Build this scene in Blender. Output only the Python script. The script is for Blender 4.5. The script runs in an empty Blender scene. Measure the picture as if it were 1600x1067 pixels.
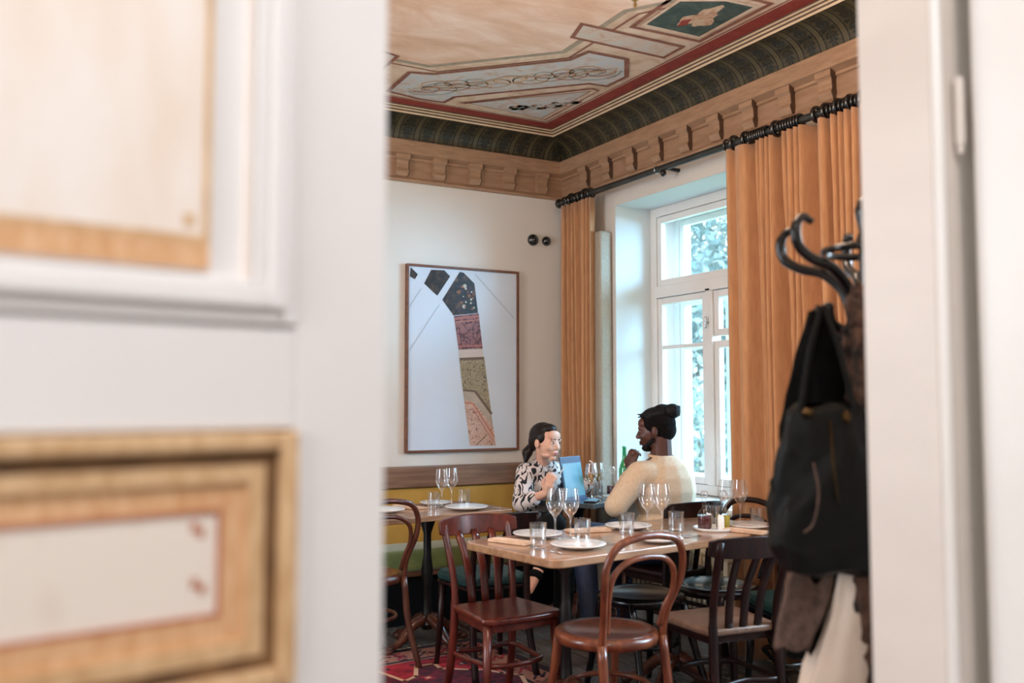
import bpy, bmesh, math, random
from mathutils import Vector, Matrix, Quaternion
random.seed(7)
PI = math.pi
SC = bpy.context.scene
COL = SC.collection

# ------------------------------------------------------------------ camera, world, lights
cam_d = bpy.data.cameras.new('camera'); cam = bpy.data.objects.new('camera', cam_d); COL.objects.link(cam)
cam_d.sensor_width = 36.0; cam_d.lens = 36.0 * 1447 / 1600
cam.location = (0, 0, 1.35)
cam.rotation_euler = (math.radians(90 + 3.64), 0, math.radians(-29.26))
cam_d.dof.use_dof = True; cam_d.dof.focus_distance = 5.3; cam_d.dof.aperture_fstop = 2.0
cam_d.clip_start = 0.02
SC.camera = cam
SC.view_settings.view_transform = 'Standard'; SC.view_settings.look = 'None'
SC.view_settings.gamma = 1; SC.view_settings.use_curve_mapping = False
SC.view_settings.exposure = 0.16
w = bpy.data.worlds.new('world'); SC.world = w; w.use_nodes = True
bg = w.node_tree.nodes['Background']; bg.inputs[0].default_value = (0.84, 0.92, 1.0, 1); bg.inputs[1].default_value = 3.6

def area(name, loc, target, size, energy, color, size_y=None, portal=False):
    l = bpy.data.lights.new(name, 'AREA'); l.energy = energy; l.color = color
    l.shape = 'RECTANGLE'; l.size = size; l.size_y = size_y or size
    o = bpy.data.objects.new(name, l); COL.objects.link(o); o.location = loc
    o.rotation_euler = (Vector(target) - Vector(loc)).to_track_quat('-Z', 'Y').to_euler()
    if portal: l.cycles.is_portal = True
    return o
def point(name, loc, energy, color, r=0.08):
    l = bpy.data.lights.new(name, 'POINT'); l.energy = energy; l.color = color; l.shadow_soft_size = r
    o = bpy.data.objects.new(name, l); COL.objects.link(o); o.location = loc
    return o
# daylight: open sky high above the street, aimed into the visible window
area('sky_over_street', (8.5, 4.2, 6.5), (3.7, 4.4, 1.6), 4.0, 3400, (0.46, 0.72, 1.0))
area('low_outside_fill', (8.0, 0.6, 2.9), (3.7, 4.0, 1.4), 2.5, 1050, (0.36, 0.68, 1.0))  # added cool fill, aimed low through the window at the man's back
area('second_window_fill', (4.0, 1.95, 1.75), (1.5, 3.6, 1.0), 1.0, 90, (0.70, 0.84, 1.0), 1.6)  # lamp added in an unseen opening to brighten the room
area('assumed_left_window_fill', (-1.72, 3.5, 1.75), (2.0, 3.9, 1.1), 1.0, 62, (0.72, 0.85, 1.0), 1.5)  # bluish fill lamp added from the left; its unseen window is assumed
area('window_portal', (4.16, 4.10, 1.7), (3.0, 4.10, 1.7), 1.75, 1, (1, 1, 1), 1.9, portal=True)
# added fill lamps for the room the camera stands in
area('front_room_side_fill', (-1.95, -0.25, 1.7), (1.2, 0.9, 1.45), 0.9, 27, (0.98, 0.98, 1.0), 1.5)
area('front_room_top_fill', (0.1, -0.75, 3.1), (0.45, 0.6, 0.0), 0.9, 42, (0.99, 0.98, 1.0), 0.9)
# the dining room chandelier, and an added warm fill with no fixture behind it
point('chandelier_light', (1.66, 2.20, 2.84), 58, (1.0, 0.81, 0.64), 0.22)
point('warm_fill_light', (-0.9, 3.4, 2.2), 26, (1.0, 0.80, 0.62), 0.25)

# ------------------------------------------------------------------ materials
def srgb(r, g, b):
    f = lambda v: (v/255)/12.92 if v/255 <= 0.04045 else ((v/255 + 0.055)/1.055)**2.4
    return (f(r), f(g), f(b), 1)
class NT:
    """tiny helper for node trees"""
    def __init__(s, name):
        s.m = bpy.data.materials.new(name); s.m.use_nodes = True
        s.t = s.m.node_tree; s.n = s.t.nodes; s.l = s.t.links
        s.p = s.n['Principled BSDF']; s.out = s.n['Material Output']
    def node(s, t, **kw):
        n = s.n.new(t)
        for k, v in kw.items(): setattr(n, k, v)
        return n
    def put(s, v, sock):
        if isinstance(v, (int, float)): sock.default_value = v
        elif isinstance(v, tuple): sock.default_value = v
        else: s.l.new(v, sock)
    def math(s, op, a, b=0.0, c=None):
        n = s.node('ShaderNodeMath', operation=op); s.put(a, n.inputs[0]); s.put(b, n.inputs[1])
        if c is not None: s.put(c, n.inputs[2])
        return n.outputs[0]
    def mix(s, f, a, b):
        n = s.node('ShaderNodeMix', data_type='RGBA'); s.put(f, n.inputs[0]); s.put(a, n.inputs[6]); s.put(b, n.inputs[7])
        return n.outputs[2]
    def coord(s, kind='Object', scale=(1, 1, 1), rot=(0, 0, 0), loc=(0, 0, 0)):
        tc = s.node('ShaderNodeTexCoord'); mp = s.node('ShaderNodeMapping')
        mp.inputs['Scale'].default_value = scale; mp.inputs['Rotation'].default_value = rot; mp.inputs['Location'].default_value = loc
        s.l.new(tc.outputs[kind], mp.inputs[0]); return mp.outputs[0]
    def noise(s, vec, scale, detail=3, dist=0.0, rough=0.5):
        n = s.node('ShaderNodeTexNoise'); s.l.new(vec, n.inputs['Vector'])
        n.inputs['Scale'].default_value = scale; n.inputs['Detail'].default_value = detail
        n.inputs['Distortion'].default_value = dist; n.inputs['Roughness'].default_value = rough
        return n.outputs['Fac']
    def voro(s, vec, scale, feature='F1', out='Distance'):
        n = s.node('ShaderNodeTexVoronoi', feature=feature); s.l.new(vec, n.inputs['Vector']); n.inputs['Scale'].default_value = scale
        return n.outputs[out]
    def ramp(s, f, stops, interp='LINEAR'):
        n = s.node('ShaderNodeValToRGB'); s.put(f, n.inputs[0]); cr = n.color_ramp; cr.interpolation = interp
        while len(cr.elements) < len(stops): cr.elements.new(0.5)
        for e, (p, c) in zip(cr.elements, stops): e.position = p; e.color = c
        return n.outputs[0]
    def sep(s, vec):
        n = s.node('ShaderNodeSeparateXYZ'); s.l.new(vec, n.inputs[0]); return n.outputs
    def bump(s, h, strength, dist=0.01):
        n = s.node('ShaderNodeBump'); n.inputs['Strength'].default_value = strength; n.inputs['Distance'].default_value = dist
        s.l.new(h, n.inputs['Height']); s.l.new(n.outputs[0], s.p.inputs['Normal'])
    def base(s, c): s.put(c, s.p.inputs['Base Color'])
    def set(s, rough=0.5, metal=0.0, coat=0.0, sheen=0.0, spec=0.5):
        s.p.inputs['Roughness'].default_value = rough; s.p.inputs['Metallic'].default_value = metal
        s.p.inputs['Coat Weight'].default_value = coat; s.p.inputs['Coat Roughness'].default_value = 0.12
        s.p.inputs['Sheen Weight'].default_value = sheen; s.p.inputs['Specular IOR Level'].default_value = spec
        return s
MATS = {}
def mat(name, a, b=None, scale=6, stretch=(1, 1, 1), rough=0.5, metal=0, coat=0, sheen=0, bump=0, detail=4, lo=0.35, hi=0.65, bscale=None, spec=0.5):
    if name in MATS: return MATS[name]
    t = NT(name); t.set(rough, metal, coat, sheen, spec)
    v = t.coord('Object', stretch)
    n = t.noise(v, scale, detail)
    t.base(t.ramp(n, [(lo, srgb(*a)), (hi, srgb(*(b or a)))]))
    if bump: t.bump(t.noise(v, bscale or scale * 4, 3), bump, 0.004)
    MATS[name] = t.m; return t.m

plaster = mat('plaster_cream', (216, 209, 199), (222, 215, 206), 1.2, rough=0.85, bump=0.1, bscale=40)
plaster_win = mat('plaster_reveal', (204, 206, 204), (210, 212, 210), 1.2, rough=0.7)
white_paint = mat('white_gloss_paint', (228, 222, 216), (234, 229, 224), 3, rough=0.4)
door_white = mat('door_enamel', (226, 222, 220), (232, 228, 226), 2, rough=0.42)
jamb_cream = mat('door_lining_cream', (212, 200, 190), (220, 208, 198), 2, (1, 1, 3), rough=0.45)
outer_render = mat('pink_white_render', (232, 216, 212), (238, 226, 222), 4, rough=0.9)
frieze_wood = mat('frieze_painted_wood', (156, 120, 92), (172, 136, 106), 9, (1, 1, 6), rough=0.5)
frieze_wood2 = mat('frieze_panel_wood', (150, 114, 86), (166, 130, 102), 7, (1, 1, 5), rough=0.55)
gold_cream = mat('moulding_cream', (206, 178, 142), (216, 190, 156), 20, rough=0.5)
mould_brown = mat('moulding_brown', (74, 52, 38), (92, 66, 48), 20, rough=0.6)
floor_m = None

# plank floor
t = NT('floor_grey_oak'); t.set(0.22, spec=0.8)
v = t.coord('Object', (1, 1, 1)); x, y, z = t.sep(v)[:3]
pl = t.math('FLOOR', t.math('DIVIDE', x, 0.12)); fx = t.math('FRACT', t.math('DIVIDE', x, 0.12))
gap = t.math('LESS_THAN', fx, 0.04)
cb = t.node('ShaderNodeCombineXYZ'); t.l.new(pl, cb.inputs[0]); t.l.new(t.math('MULTIPLY', y, 0.5), cb.inputs[1])
nn = t.noise(cb.outputs[0], 3.0, 1); v2 = t.coord('Object', (9, 0.7, 1)); g = t.noise(v2, 8, 5)
c = t.ramp(t.math('ADD', t.math('MULTIPLY', nn, 0.6), t.math('MULTIPLY', g, 0.4)), [(0.3, srgb(84, 78, 74)), (0.7, srgb(122, 116, 112))])
t.base(t.mix(gap, c, srgb(45, 40, 36))); t.bump(g, 0.1); floor_m = t.m

# ceiling paint
def fresco(name, a, b, c_, scale=3, stretch=(1, 1, 1), dist=1.0):
    t = NT(name); t.set(0.8); v = t.coord('Object', stretch)
    n = t.noise(v, scale, 6, dist, 0.6)
    t.base(t.ramp(n, [(0.3, srgb(*a)), (0.5, srgb(*b)), (0.68, srgb(*c_))])); return t.m
F_field = fresco('fresco_cream', (196, 160, 130), (216, 186, 158), (224, 200, 178), 7)
F_sky = fresco('fresco_pink_cloud', (208, 162, 130), (226, 188, 160), (238, 212, 192), 2.6, (1, 1.8, 1), 0.5)
F_blue = fresco('fresco_pale_blue', (192, 164, 146), (202, 192, 184), (186, 194, 196), 9)
F_brown = fresco('fresco_brown_line', (120, 72, 54), (140, 88, 68), (156, 106, 84), 20)
F_red = fresco('fresco_red_band', (128, 44, 34), (142, 52, 40), (150, 62, 48), 9)
F_green = fresco('fresco_dark_green', (44, 60, 54), (62, 78, 70), (84, 98, 88), 8)
F_grey = fresco('fresco_grey_line', (150, 134, 112), (164, 146, 124), (172, 156, 132), 14)
F_fig = fresco('fresco_pale_figure', (176, 120, 90), (196, 164, 132), (206, 180, 150), 16)
F_beige = fresco('fresco_beige_panel', (194, 158, 134), (206, 184, 164), (198, 192, 182), 12)
F_orn1 = fresco('fresco_ornament_ochre', (196, 150, 112), (206, 164, 128), (190, 140, 100), 14)
F_orn2 = fresco('fresco_ornament_grey', (150, 150, 138), (166, 166, 156), (136, 138, 128), 14)
F_orn3 = fresco('fresco_ornament_rose', (176, 122, 102), (186, 136, 116), (160, 106, 88), 14)
# cove paint: olive ground, dark ribs, palmettes (uses the UV map: u metres along, v 0..1 across)
def cove_mat():
    t = NT('cove_olive_palmette'); t.set(0.45, spec=0.5)
    tc = t.node('ShaderNodeTexCoord'); x, y, z = t.sep(tc.outputs['UV'])[:3]
    P = 0.143
    f = t.math('FRACT', t.math('DIVIDE', x, P))           # 0..1 across one bay
    def band(a, b): return t.math('MULTIPLY', t.math('GREATER_THAN', f, a), t.math('LESS_THAN', f, b))
    rib = t.math('ADD', band(0.0, 0.055), band(0.25, 0.305))
    ribs = band(0.055, 0.25)
    line2 = t.math('ADD', band(0.12, 0.135), band(0.17, 0.185))
    ux = t.math('SUBTRACT', f, 0.652)
    def palm(cv, r0, lobes, stretch):
        dv = t.math('MULTIPLY', t.math('SUBTRACT', y, cv), stretch)
        r = t.math('SQRT', t.math('ADD', t.math('MULTIPLY', ux, ux), t.math('MULTIPLY', dv, dv)))
        ang = t.math('ARCTAN2', dv, ux)
        pet = t.math('ADD', 0.62, t.math('MULTIPLY', t.math('ABSOLUTE', t.math('COSINE', t.math('MULTIPLY', ang, lobes))), 0.38))
        a = t.math('LESS_THAN', r, t.math('MULTIPLY', pet, r0))
        b = t.math('GREATER_THAN', t.math('ABSOLUTE', t.math('COSINE', t.math('MULTIPLY', ang, lobes))), 0.45)
        return t.math('MULTIPLY', a, b)
    p = t.math('MAXIMUM', palm(0.50, 0.30, 5.0, 0.9), palm(0.22, 0.20, 3.0, 1.3))
    p = t.math('MAXIMUM', p, palm(0.84, 0.24, 4.0, 1.0))
    n = t.noise(tc.outputs['UV'], 14, 4)
    base = t.ramp(n, [(0.3, srgb(50, 45, 30)), (0.6, srgb(78, 68, 44)), (0.8, srgb(40, 44, 34))])
    c = t.mix(ribs, base, srgb(90, 80, 54)); c = t.mix(t.math('MULTIPLY', p, 0.85), c, srgb(22, 26, 24))
    c = t.mix(line2, c, srgb(66, 60, 40)); c = t.mix(rib, c, srgb(24, 22, 18))
    t.base(c); return t.m
cove_m = cove_mat()

curtain_m = mat('curtain_ochre_wool', (182, 130, 88), (194, 142, 98), 50, (1, 1, 0.2), rough=0.9, sheen=0.3, bump=0.2, bscale=400)
panel_cloth = mat('acoustic_grey_cloth', (158, 148, 132), (168, 158, 142), 90, rough=0.95)
black_metal = mat('black_iron', (16, 15, 15), (26, 24, 24), 10, rough=0.32, metal=0.3, coat=0.3)
grey_rod = mat('dark_grey_rod', (62, 64, 62), (74, 76, 74), 10, rough=0.35, metal=0.6)
brass = mat('aged_brass', (120, 92, 48), (150, 118, 66), 10, rough=0.3, metal=1)
bronze = mat('dark_bronze', (70, 52, 30), (92, 70, 42), 10, rough=0.4, metal=1)
steel = mat('brushed_steel', (170, 170, 172), (186, 186, 188), 10, rough=0.25, metal=1)
walnut = mat('walnut_frame', (96, 56, 34), (120, 72, 46), 8, (1, 1, 4), rough=0.4, coat=0.2)
rail_wood = mat('rail_walnut', (112, 80, 60), (140, 104, 80), 5, (0.6, 3, 12), rough=0.45)
ochre_up = mat('ochre_velvet', (176, 132, 48), (190, 146, 58), 5, rough=0.75, sheen=0.4)
green_up = mat('olive_velvet', (116, 118, 48), (132, 134, 60), 8, rough=0.7, sheen=0.5)
dark_base = mat('black_plinth', (6, 7, 9), (12, 13, 15), 5, rough=0.6, spec=0.2)
def wood(name, a, b, coat=0.25, rough=0.3, spec=0.4): return mat(name, a, b, 4, (7, 7, 1.2), rough=rough, coat=coat, spec=spec)
redbrown = wood('red_brown_stained_beech', (66, 21, 14), (98, 38, 26))
honey = wood('honey_brown_beech', (88, 42, 24), (124, 66, 40))
dkbrown = wood('dark_brown_beech', (22, 10, 10), (38, 18, 15), 0.08, 0.35, 0.25)
blackwood = wood('black_lacquered_beech', (7, 6, 8), (11, 10, 12), 0.25, 0.25, 0.3)
midbrown = wood('mid_brown_beech', (72, 38, 28), (98, 54, 38))
footwood = wood('carved_foot_wood', (66, 32, 22), (96, 52, 36), 0.3)
oak = mat('oiled_oak_top', (146, 106, 76), (178, 136, 102), 4, (1.2, 9, 6), rough=0.36, coat=0.9, detail=6)
dark_top = mat('dark_stone_top', (56, 62, 66), (70, 76, 80), 10, rough=0.12, coat=0.5)
teal_up = mat('teal_leather', (18, 48, 48), (26, 62, 60), 10, rough=0.45)
seat_cane = mat('worn_seat_panel', (96, 72, 58), (122, 94, 76), 60, rough=0.35)
porcelain = mat('white_porcelain', (232, 228, 224), (238, 234, 230), 5, rough=0.15, coat=0.4)
napkin_m = mat('napkin_linen', (206, 170, 140), (222, 190, 162), 30, rough=0.9)
radiator_m = mat('cream_radiator_enamel', (226, 206, 176), (232, 214, 186), 4, rough=0.35)
black_gloss = mat('black_bakelite', (10, 10, 11), (16, 16, 17), 4, rough=0.12, coat=0.8)
leather = mat('black_soft_leather', (5, 5, 4), (11, 10, 8), 9, rough=0.5, bump=0.25, bscale=60, spec=0.18)
coat_black = mat('black_wool', (6, 5, 5), (12, 11, 10), 30, rough=0.95, spec=0.1)
coat_brown = mat('grey_brown_knit', (76, 58, 50), (104, 80, 70), 40, rough=0.95, bump=0.3, bscale=120)
coat_cream = mat('cream_raincoat', (196, 174, 156), (212, 192, 174), 6, rough=0.7)
fur_m = mat('brown_fur', (30, 22, 18), (98, 70, 56), 26, rough=1.0, bump=0.8, bscale=70, detail=6)
skin_w = mat('fair_skin', (222, 168, 142), (230, 180, 156), 6, rough=0.5)
skin_m = mat('dark_skin', (78, 44, 34), (92, 54, 42), 6, rough=0.42)
hair_w = mat('dark_brown_hair', (14, 9, 8), (34, 22, 18), 40, (1, 1, 8), rough=0.42, spec=0.3)
hair_m = mat('black_locks', (4, 4, 6), (12, 12, 15), 50, rough=0.6, spec=0.25)
knit = mat('cream_knit', (204, 178, 148), (212, 188, 160), 60, rough=0.9, bump=0.15, bscale=220)
trouser_b = mat('black_trousers', (7, 8, 10), (12, 13, 16), 10, rough=0.9, spec=0.2)
denim = mat('dark_blue_denim', (14, 26, 50), (22, 38, 66), 60, rough=0.7)
lip_m = mat('rose_lip', (176, 92, 84), (184, 100, 92), 5, rough=0.4)
lip_d = mat('brown_lip', (84, 44, 40), (92, 50, 46), 5, rough=0.4)
eye_w = mat('eye_white', (220, 214, 210), (226, 222, 218), 5, rough=0.2)
iris_m = mat('dark_iris', (30, 22, 18), (38, 28, 22), 5, rough=0.15)
screen_m = mat('tablet_screen_glass', (84, 132, 148), (98, 146, 162), 3, rough=0.3, coat=0.2)
tablet_dk = mat('tablet_navy_cover', (44, 66, 96), (54, 78, 108), 5, rough=0.4)
leaf_m = None

def glass(name, tint=(0.97, 0.98, 0.99), rough=0.03, lo=0.10, hi=0.95, pw=1.8):
    t = NT(name); t.n.remove(t.p)
    tr = t.node('ShaderNodeBsdfTransparent'); tr.inputs[0].default_value = (*tint, 1)
    gl = t.node('ShaderNodeBsdfGlossy'); gl.inputs['Roughness'].default_value = rough; gl.inputs[0].default_value = (1, 1, 1, 1)
    lw = t.node('ShaderNodeLayerWeight'); lw.inputs[0].default_value = 0.5
    r = t.ramp(t.math('POWER', lw.outputs['Facing'], pw), [(0, (lo, lo, lo, 1)), (1, (hi, hi, hi, 1))])
    mx = t.node('ShaderNodeMixShader'); t.l.new(r, mx.inputs[0]); t.l.new(tr.outputs[0], mx.inputs[1]); t.l.new(gl.outputs[0], mx.inputs[2])
    t.l.new(mx.outputs[0], t.out.inputs[0]); return t.m
glass_m = glass('clear_glass')
thin_glass = glass('bottle_clear_glass', (0.97, 0.98, 0.99), 0.02, 0.04, 0.5, 3.0)
pane_m = glass('window_pane_glass', (0.93, 0.972, 0.98), 0.01, 0.04, 0.4, 3.0)
green_glass = glass('green_bottle_glass', (0.05, 0.45, 0.22), 0.02, 0.08, 0.6)
wine_m = glass('white_wine', (0.93, 0.86, 0.62), 0.02, 0.04, 0.3)
def liquid(name, col):
    t = NT(name); t.set(0.05, spec=0.5, coat=0.3); t.base(srgb(*col)); return t.m
vinegar = liquid('red_vinegar', (74, 14, 20)); oil_m = liquid('golden_oil', (176, 158, 58)); water_m = glass('water', (0.9, 0.95, 0.97), 0.02, 0.05, 0.3)

def rug_mat(a, b):
    t = NT('persian_rug_pile'); t.set(0.95)
    v = t.coord('Object'); x, y, z = t.sep(v)[:3]
    ax = t.math('ABSOLUTE', x); ay = t.math('ABSOLUTE', y)
    wob = t.math('MULTIPLY', t.math('SUBTRACT', t.noise(v, 30, 2), 0.5), 0.012)
    d = t.math('ADD', t.math('MINIMUM', t.math('SUBTRACT', a, ax), t.math('SUBTRACT', b, ay)), wob)
    motif = t.voro(v, 22, 'F1'); mot = t.math('LESS_THAN', motif, 0.34)
    mot2 = t.math('LESS_THAN', t.voro(v, 9, 'F1'), 0.22); mot3 = t.math('LESS_THAN', t.voro(v, 15, 'F1'), 0.2)
    nfield = t.noise(v, 12, 2)
    field = t.ramp(nfield, [(0.35, srgb(112, 16, 32)), (0.5, srgb(164, 26, 42)), (0.7, srgb(184, 36, 50))])
    field = t.mix(mot3, field, srgb(30, 22, 44)); 
    # hexagonal medallion: |x|/p + |y|/q, stepped outline
    st = t.math('MULTIPLY', t.math('FLOOR', t.math('MULTIPLY', ay, 9.0)), 1/9.0)
    h = t.math('ADD', t.math('ADD', t.math('MULTIPLY', ax, 0.9), t.math('MULTIPLY', st, 0.55)), t.math('MULTIPLY', ay, 0.35))
    inside = t.math('LESS_THAN', h, 1.02)
    line = t.math('MULTIPLY', t.math('GREATER_THAN', h, 1.02), t.math('LESS_THAN', h, 1.06))
    med = t.mix(mot2, srgb(38, 22, 46), srgb(150, 34, 46)); med = t.mix(t.math('LESS_THAN', motif, 0.13), med, srgb(210, 176, 150))
    c = t.mix(inside, field, med); c = t.mix(line, c, srgb(216, 160, 124))
    def band(lo, hi): return t.math('MULTIPLY', t.math('GREATER_THAN', d, lo), t.math('LESS_THAN', d, hi))
    bpat = t.mix(mot, srgb(160, 104, 84), srgb(92, 24, 34))
    c = t.mix(band(0.05, 0.20), c, bpat)
    c = t.mix(band(0.20, 0.225), c, srgb(34, 20, 30)); c = t.mix(band(0.225, 0.235), c, srgb(176, 128, 100))
    c = t.mix(t.math('LESS_THAN', d, 0.05), c, srgb(40, 18, 28))
    t.base(c); t.bump(t.noise(v, 300, 2), 0.4); return t.m

def blouse_mat():
    t = NT('black_white_print_blouse'); t.set(0.7)
    v = t.coord('Object', (1, 1, 0.62)); n = t.noise(v, 24, 0.4, 0.4)
    a = t.math('ABSOLUTE', t.math('SUBTRACT', n, 0.5)); m2 = t.math('LESS_THAN', a, 0.05)
    br = t.math('GREATER_THAN', t.noise(v, 30, 0), 0.44)
    m3 = t.math('GREATER_THAN', n, 0.68)
    t.base(t.mix(t.math('MAXIMUM', t.math('MULTIPLY', m2, br), m3), srgb(222, 210, 206), srgb(14, 14, 20))); return t.m
blouse_m = blouse_mat()

# ------------------------------------------------------------------ mesh helpers
class MB:
    def __init__(s): s.v = []; s.f = []; s.m = []; s.uv = {}
    def add(s, vs, fs, mi=0, uvs=None):
        o = len(s.v); s.v += [Vector(p) for p in vs]
        for k, f in enumerate(fs):
            s.f.append([i + o for i in f]); s.m.append(mi)
            if uvs: s.uv[len(s.f) - 1] = uvs[k]
        return s
    def box(s, a, b, mi=0):
        x0, y0, z0 = a; x1, y1, z1 = b
        s.add([(x0,y0,z0),(x1,y0,z0),(x1,y1,z0),(x0,y1,z0),(x0,y0,z1),(x1,y0,z1),(x1,y1,z1),(x0,y1,z1)],
              [(0,3,2,1),(4,5,6,7),(0,1,5,4),(1,2,6,5),(2,3,7,6),(3,0,4,7)], mi); return s
    def obox(s, c, hx, hy, hz, M=None, mi=0):
        M = M or Matrix(); c = Vector(c); p = []
        for dz in (-1, 1):
            for dx, dy in ((-1,-1),(1,-1),(1,1),(-1,1)): p.append(c + M @ Vector((dx*hx, dy*hy, dz*hz)))
        s.add(p, [(0,3,2,1),(4,5,6,7),(0,1,5,4),(1,2,6,5),(2,3,7,6),(3,0,4,7)], mi); return s
    def prism(s, poly, z0, z1, mi=0):
        n = len(poly); vs = [(x, y, z0) for x, y in poly] + [(x, y, z1) for x, y in poly]
        s.add(vs, [tuple(range(n))[::-1], tuple(range(n, 2*n))] + [(i, (i+1) % n, n+(i+1) % n, n+i) for i in range(n)], mi); return s
    def tube(s, path, rad, n=8, closed=False, cap=True, mi=0, sy=1.0):
        path = [Vector(p) for p in path]; m = len(path)
        if not hasattr(rad, '__len__'): rad = [rad] * m
        up = None; rings = []
        for i, p in enumerate(path):
            if closed: t_ = (path[(i+1) % m] - path[i-1])
            else: t_ = path[min(i+1, m-1)] - path[max(i-1, 0)]
            t_.normalize()
            if up is None:
                up = Vector((0, 0, 1)) if abs(t_.z) < 0.9 else Vector((0, 1, 0))
            sd = t_.cross(up)
            if sd.length < 1e-5: sd = Vector((1, 0, 0))
            sd.normalize(); up2 = sd.cross(t_); up = up2
            rings.append([p + (sd*math.cos(2*PI*k/n) + up2*sy*math.sin(2*PI*k/n)) * rad[i] for k in range(n)])
        vs = [q for r in rings for q in r]; fs = []
        for i in range(m if closed else m-1):
            j = (i+1) % m
            for k in range(n): fs.append((i*n+k, i*n+(k+1) % n, j*n+(k+1) % n, j*n+k))
        if cap and not closed: fs += [tuple(range(n))[::-1], tuple(range((m-1)*n, m*n))]
        s.add(vs, fs, mi); return s
    def lathe(s, prof, c=(0, 0, 0), n=20, mi=0, M=None, cap=False):
        c = Vector(c); M = M or Matrix(); vs = []; fs = []; m = len(prof)
        for r, z in prof:
            for k in range(n): vs.append(c + M @ Vector((r*math.cos(2*PI*k/n), r*math.sin(2*PI*k/n), z)))
        for i in range(m-1):
            for k in range(n): fs.append((i*n+k, i*n+(k+1) % n, (i+1)*n+(k+1) % n, (i+1)*n+k))
        if cap: fs += [tuple(range(n))[::-1], tuple(range((m-1)*n, m*n))]
        s.add(vs, fs, mi); return s
    def ell(s, c, r, M=None, n=12, m=8, mi=0):
        prof = [(max(math.sin(PI*i/m), 1e-4), -math.cos(PI*i/m)) for i in range(m+1)]
        if not hasattr(r, '__len__'): r = (r, r, r)
        S = Matrix.Diagonal((*r, 1)).to_3x3(); Mx = (M.to_3x3() if M else Matrix.Identity(3)) @ S
        s.lathe(prof, c, n, mi, Mx, cap=True); return s
    def cap(s, a, b, ra, rb, n=12, mi=0):
        a = Vector(a); b = Vector(b); d = b - a; L = d.length or 1e-4; q = d.to_track_quat('Z', 'Y').to_matrix()
        prof = [(max(ra*math.sin(t_), 1e-4), -ra*math.cos(t_)) for t_ in [PI/2*i/4 for i in range(5)]]
        prof += [(max(rb*math.cos(t_), 1e-4), L + rb*math.sin(t_)) for t_ in [PI/2*i/4 for i in range(5)]]
        s.lathe(prof, a, n, mi, q, cap=True); return s
    def build(s, name, mats, parent=None, smooth=False, bevel=0, seg=2, loc=(0, 0, 0), solid=0, sub=0):
        me = bpy.data.meshes.new(name); me.from_pydata([tuple(p) for p in s.v], [], s.f)
        if not isinstance(mats, (list, tuple)): mats = [mats]
        for m_ in mats: me.materials.append(m_)
        for p, mi in zip(me.polygons, s.m): p.material_index = mi; p.use_smooth = bool(smooth)
        if s.uv:
            ul = me.uv_layers.new(name='UVMap')
            for fi, uvs in s.uv.items():
                for li, uv in zip(me.polygons[fi].loop_indices, uvs): ul.data[li].uv = uv
        if smooth == 'auto': me.set_sharp_from_angle(angle=math.radians(40))
        o = bpy.data.objects.new(name, me); COL.objects.link(o); o.location = loc
        if parent: o.parent = parent
        if solid: md = o.modifiers.new('solid', 'SOLIDIFY'); md.thickness = solid; md.offset = 0
        if bevel:
            md = o.modifiers.new('bevel', 'BEVEL'); md.width = bevel; md.segments = seg; md.limit_method = 'ANGLE'; md.angle_limit = math.radians(35)
        if sub: md = o.modifiers.new('sub', 'SUBSURF'); md.levels = sub; md.render_levels = sub
        return o
    def blob(s, name, m_, voxel, smooth=4, parent=None, factor=0.5):
        """one continuous surface from overlapping volumes"""
        o = s.build(name + '_tmp', m_)
        r = o.modifiers.new('r', 'REMESH'); r.mode = 'VOXEL'; r.voxel_size = voxel
        sm = o.modifiers.new('s', 'SMOOTH'); sm.iterations = smooth; sm.factor = factor
        dg = bpy.context.evaluated_depsgraph_get(); dg.update()
        me = bpy.data.meshes.new_from_object(o.evaluated_get(dg)); old = o.data
        bpy.data.objects.remove(o); bpy.data.meshes.remove(old)
        me.name = name; me.materials.clear(); me.materials.append(m_)
        for p in me.polygons: p.use_smooth = True
        q = bpy.data.objects.new(name, me); COL.objects.link(q)
        if parent: q.parent = parent
        return q
def thing(name, label, cat, loc=(0, 0, 0), rotz=0, group=None):
    o = bpy.data.objects.new(name, None); COL.objects.link(o); o.location = loc; o.rotation_euler = (0, 0, rotz)
    o.empty_display_size = 0.1
    return tag(o, label, cat, group)
def tag(o, label, cat, group=None):
    o['label'] = label; o['category'] = cat
    if group: o['group'] = group
    return o
def struct(o): o['kind'] = 'structure'; return o
def dup(root, loc, rotz, label, group=None):
    r = root.copy(); COL.objects.link(r); r.location = loc; r.rotation_euler = (0, 0, rotz); r['label'] = label
    if group: r['group'] = group
    for ch in list(root.children):
        c_ = ch.copy(); COL.objects.link(c_); c_.parent = r
        for g_ in list(ch.children):
            d_ = g_.copy(); COL.objects.link(d_); d_.parent = c_
    return r
def rz(a, b): return math.atan2(-a, b)          # rotation that turns local +Y to direction (a, b)
def spline(pts, n=6, closed=False):
    P = [Vector(p) for p in pts]; out = []; m = len(P)
    rng = range(m) if closed else range(m-1)
    for i in rng:
        p1 = P[i]; p2 = P[(i+1) % m]
        p0 = P[i-1] if (i > 0 or closed) else p1*2 - p2
        p3 = P[(i+2) % m] if (i+2 < m or closed) else p2*2 - p1
        for k in range(n):
            t_ = k/n
            out.append(0.5*((2*p1) + (p2-p0)*t_ + (2*p0-5*p1+4*p2-p3)*t_*t_ + (3*p1-p0-3*p2+p3)*t_**3))
    if not closed: out.append(P[-1])
    return out

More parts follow.
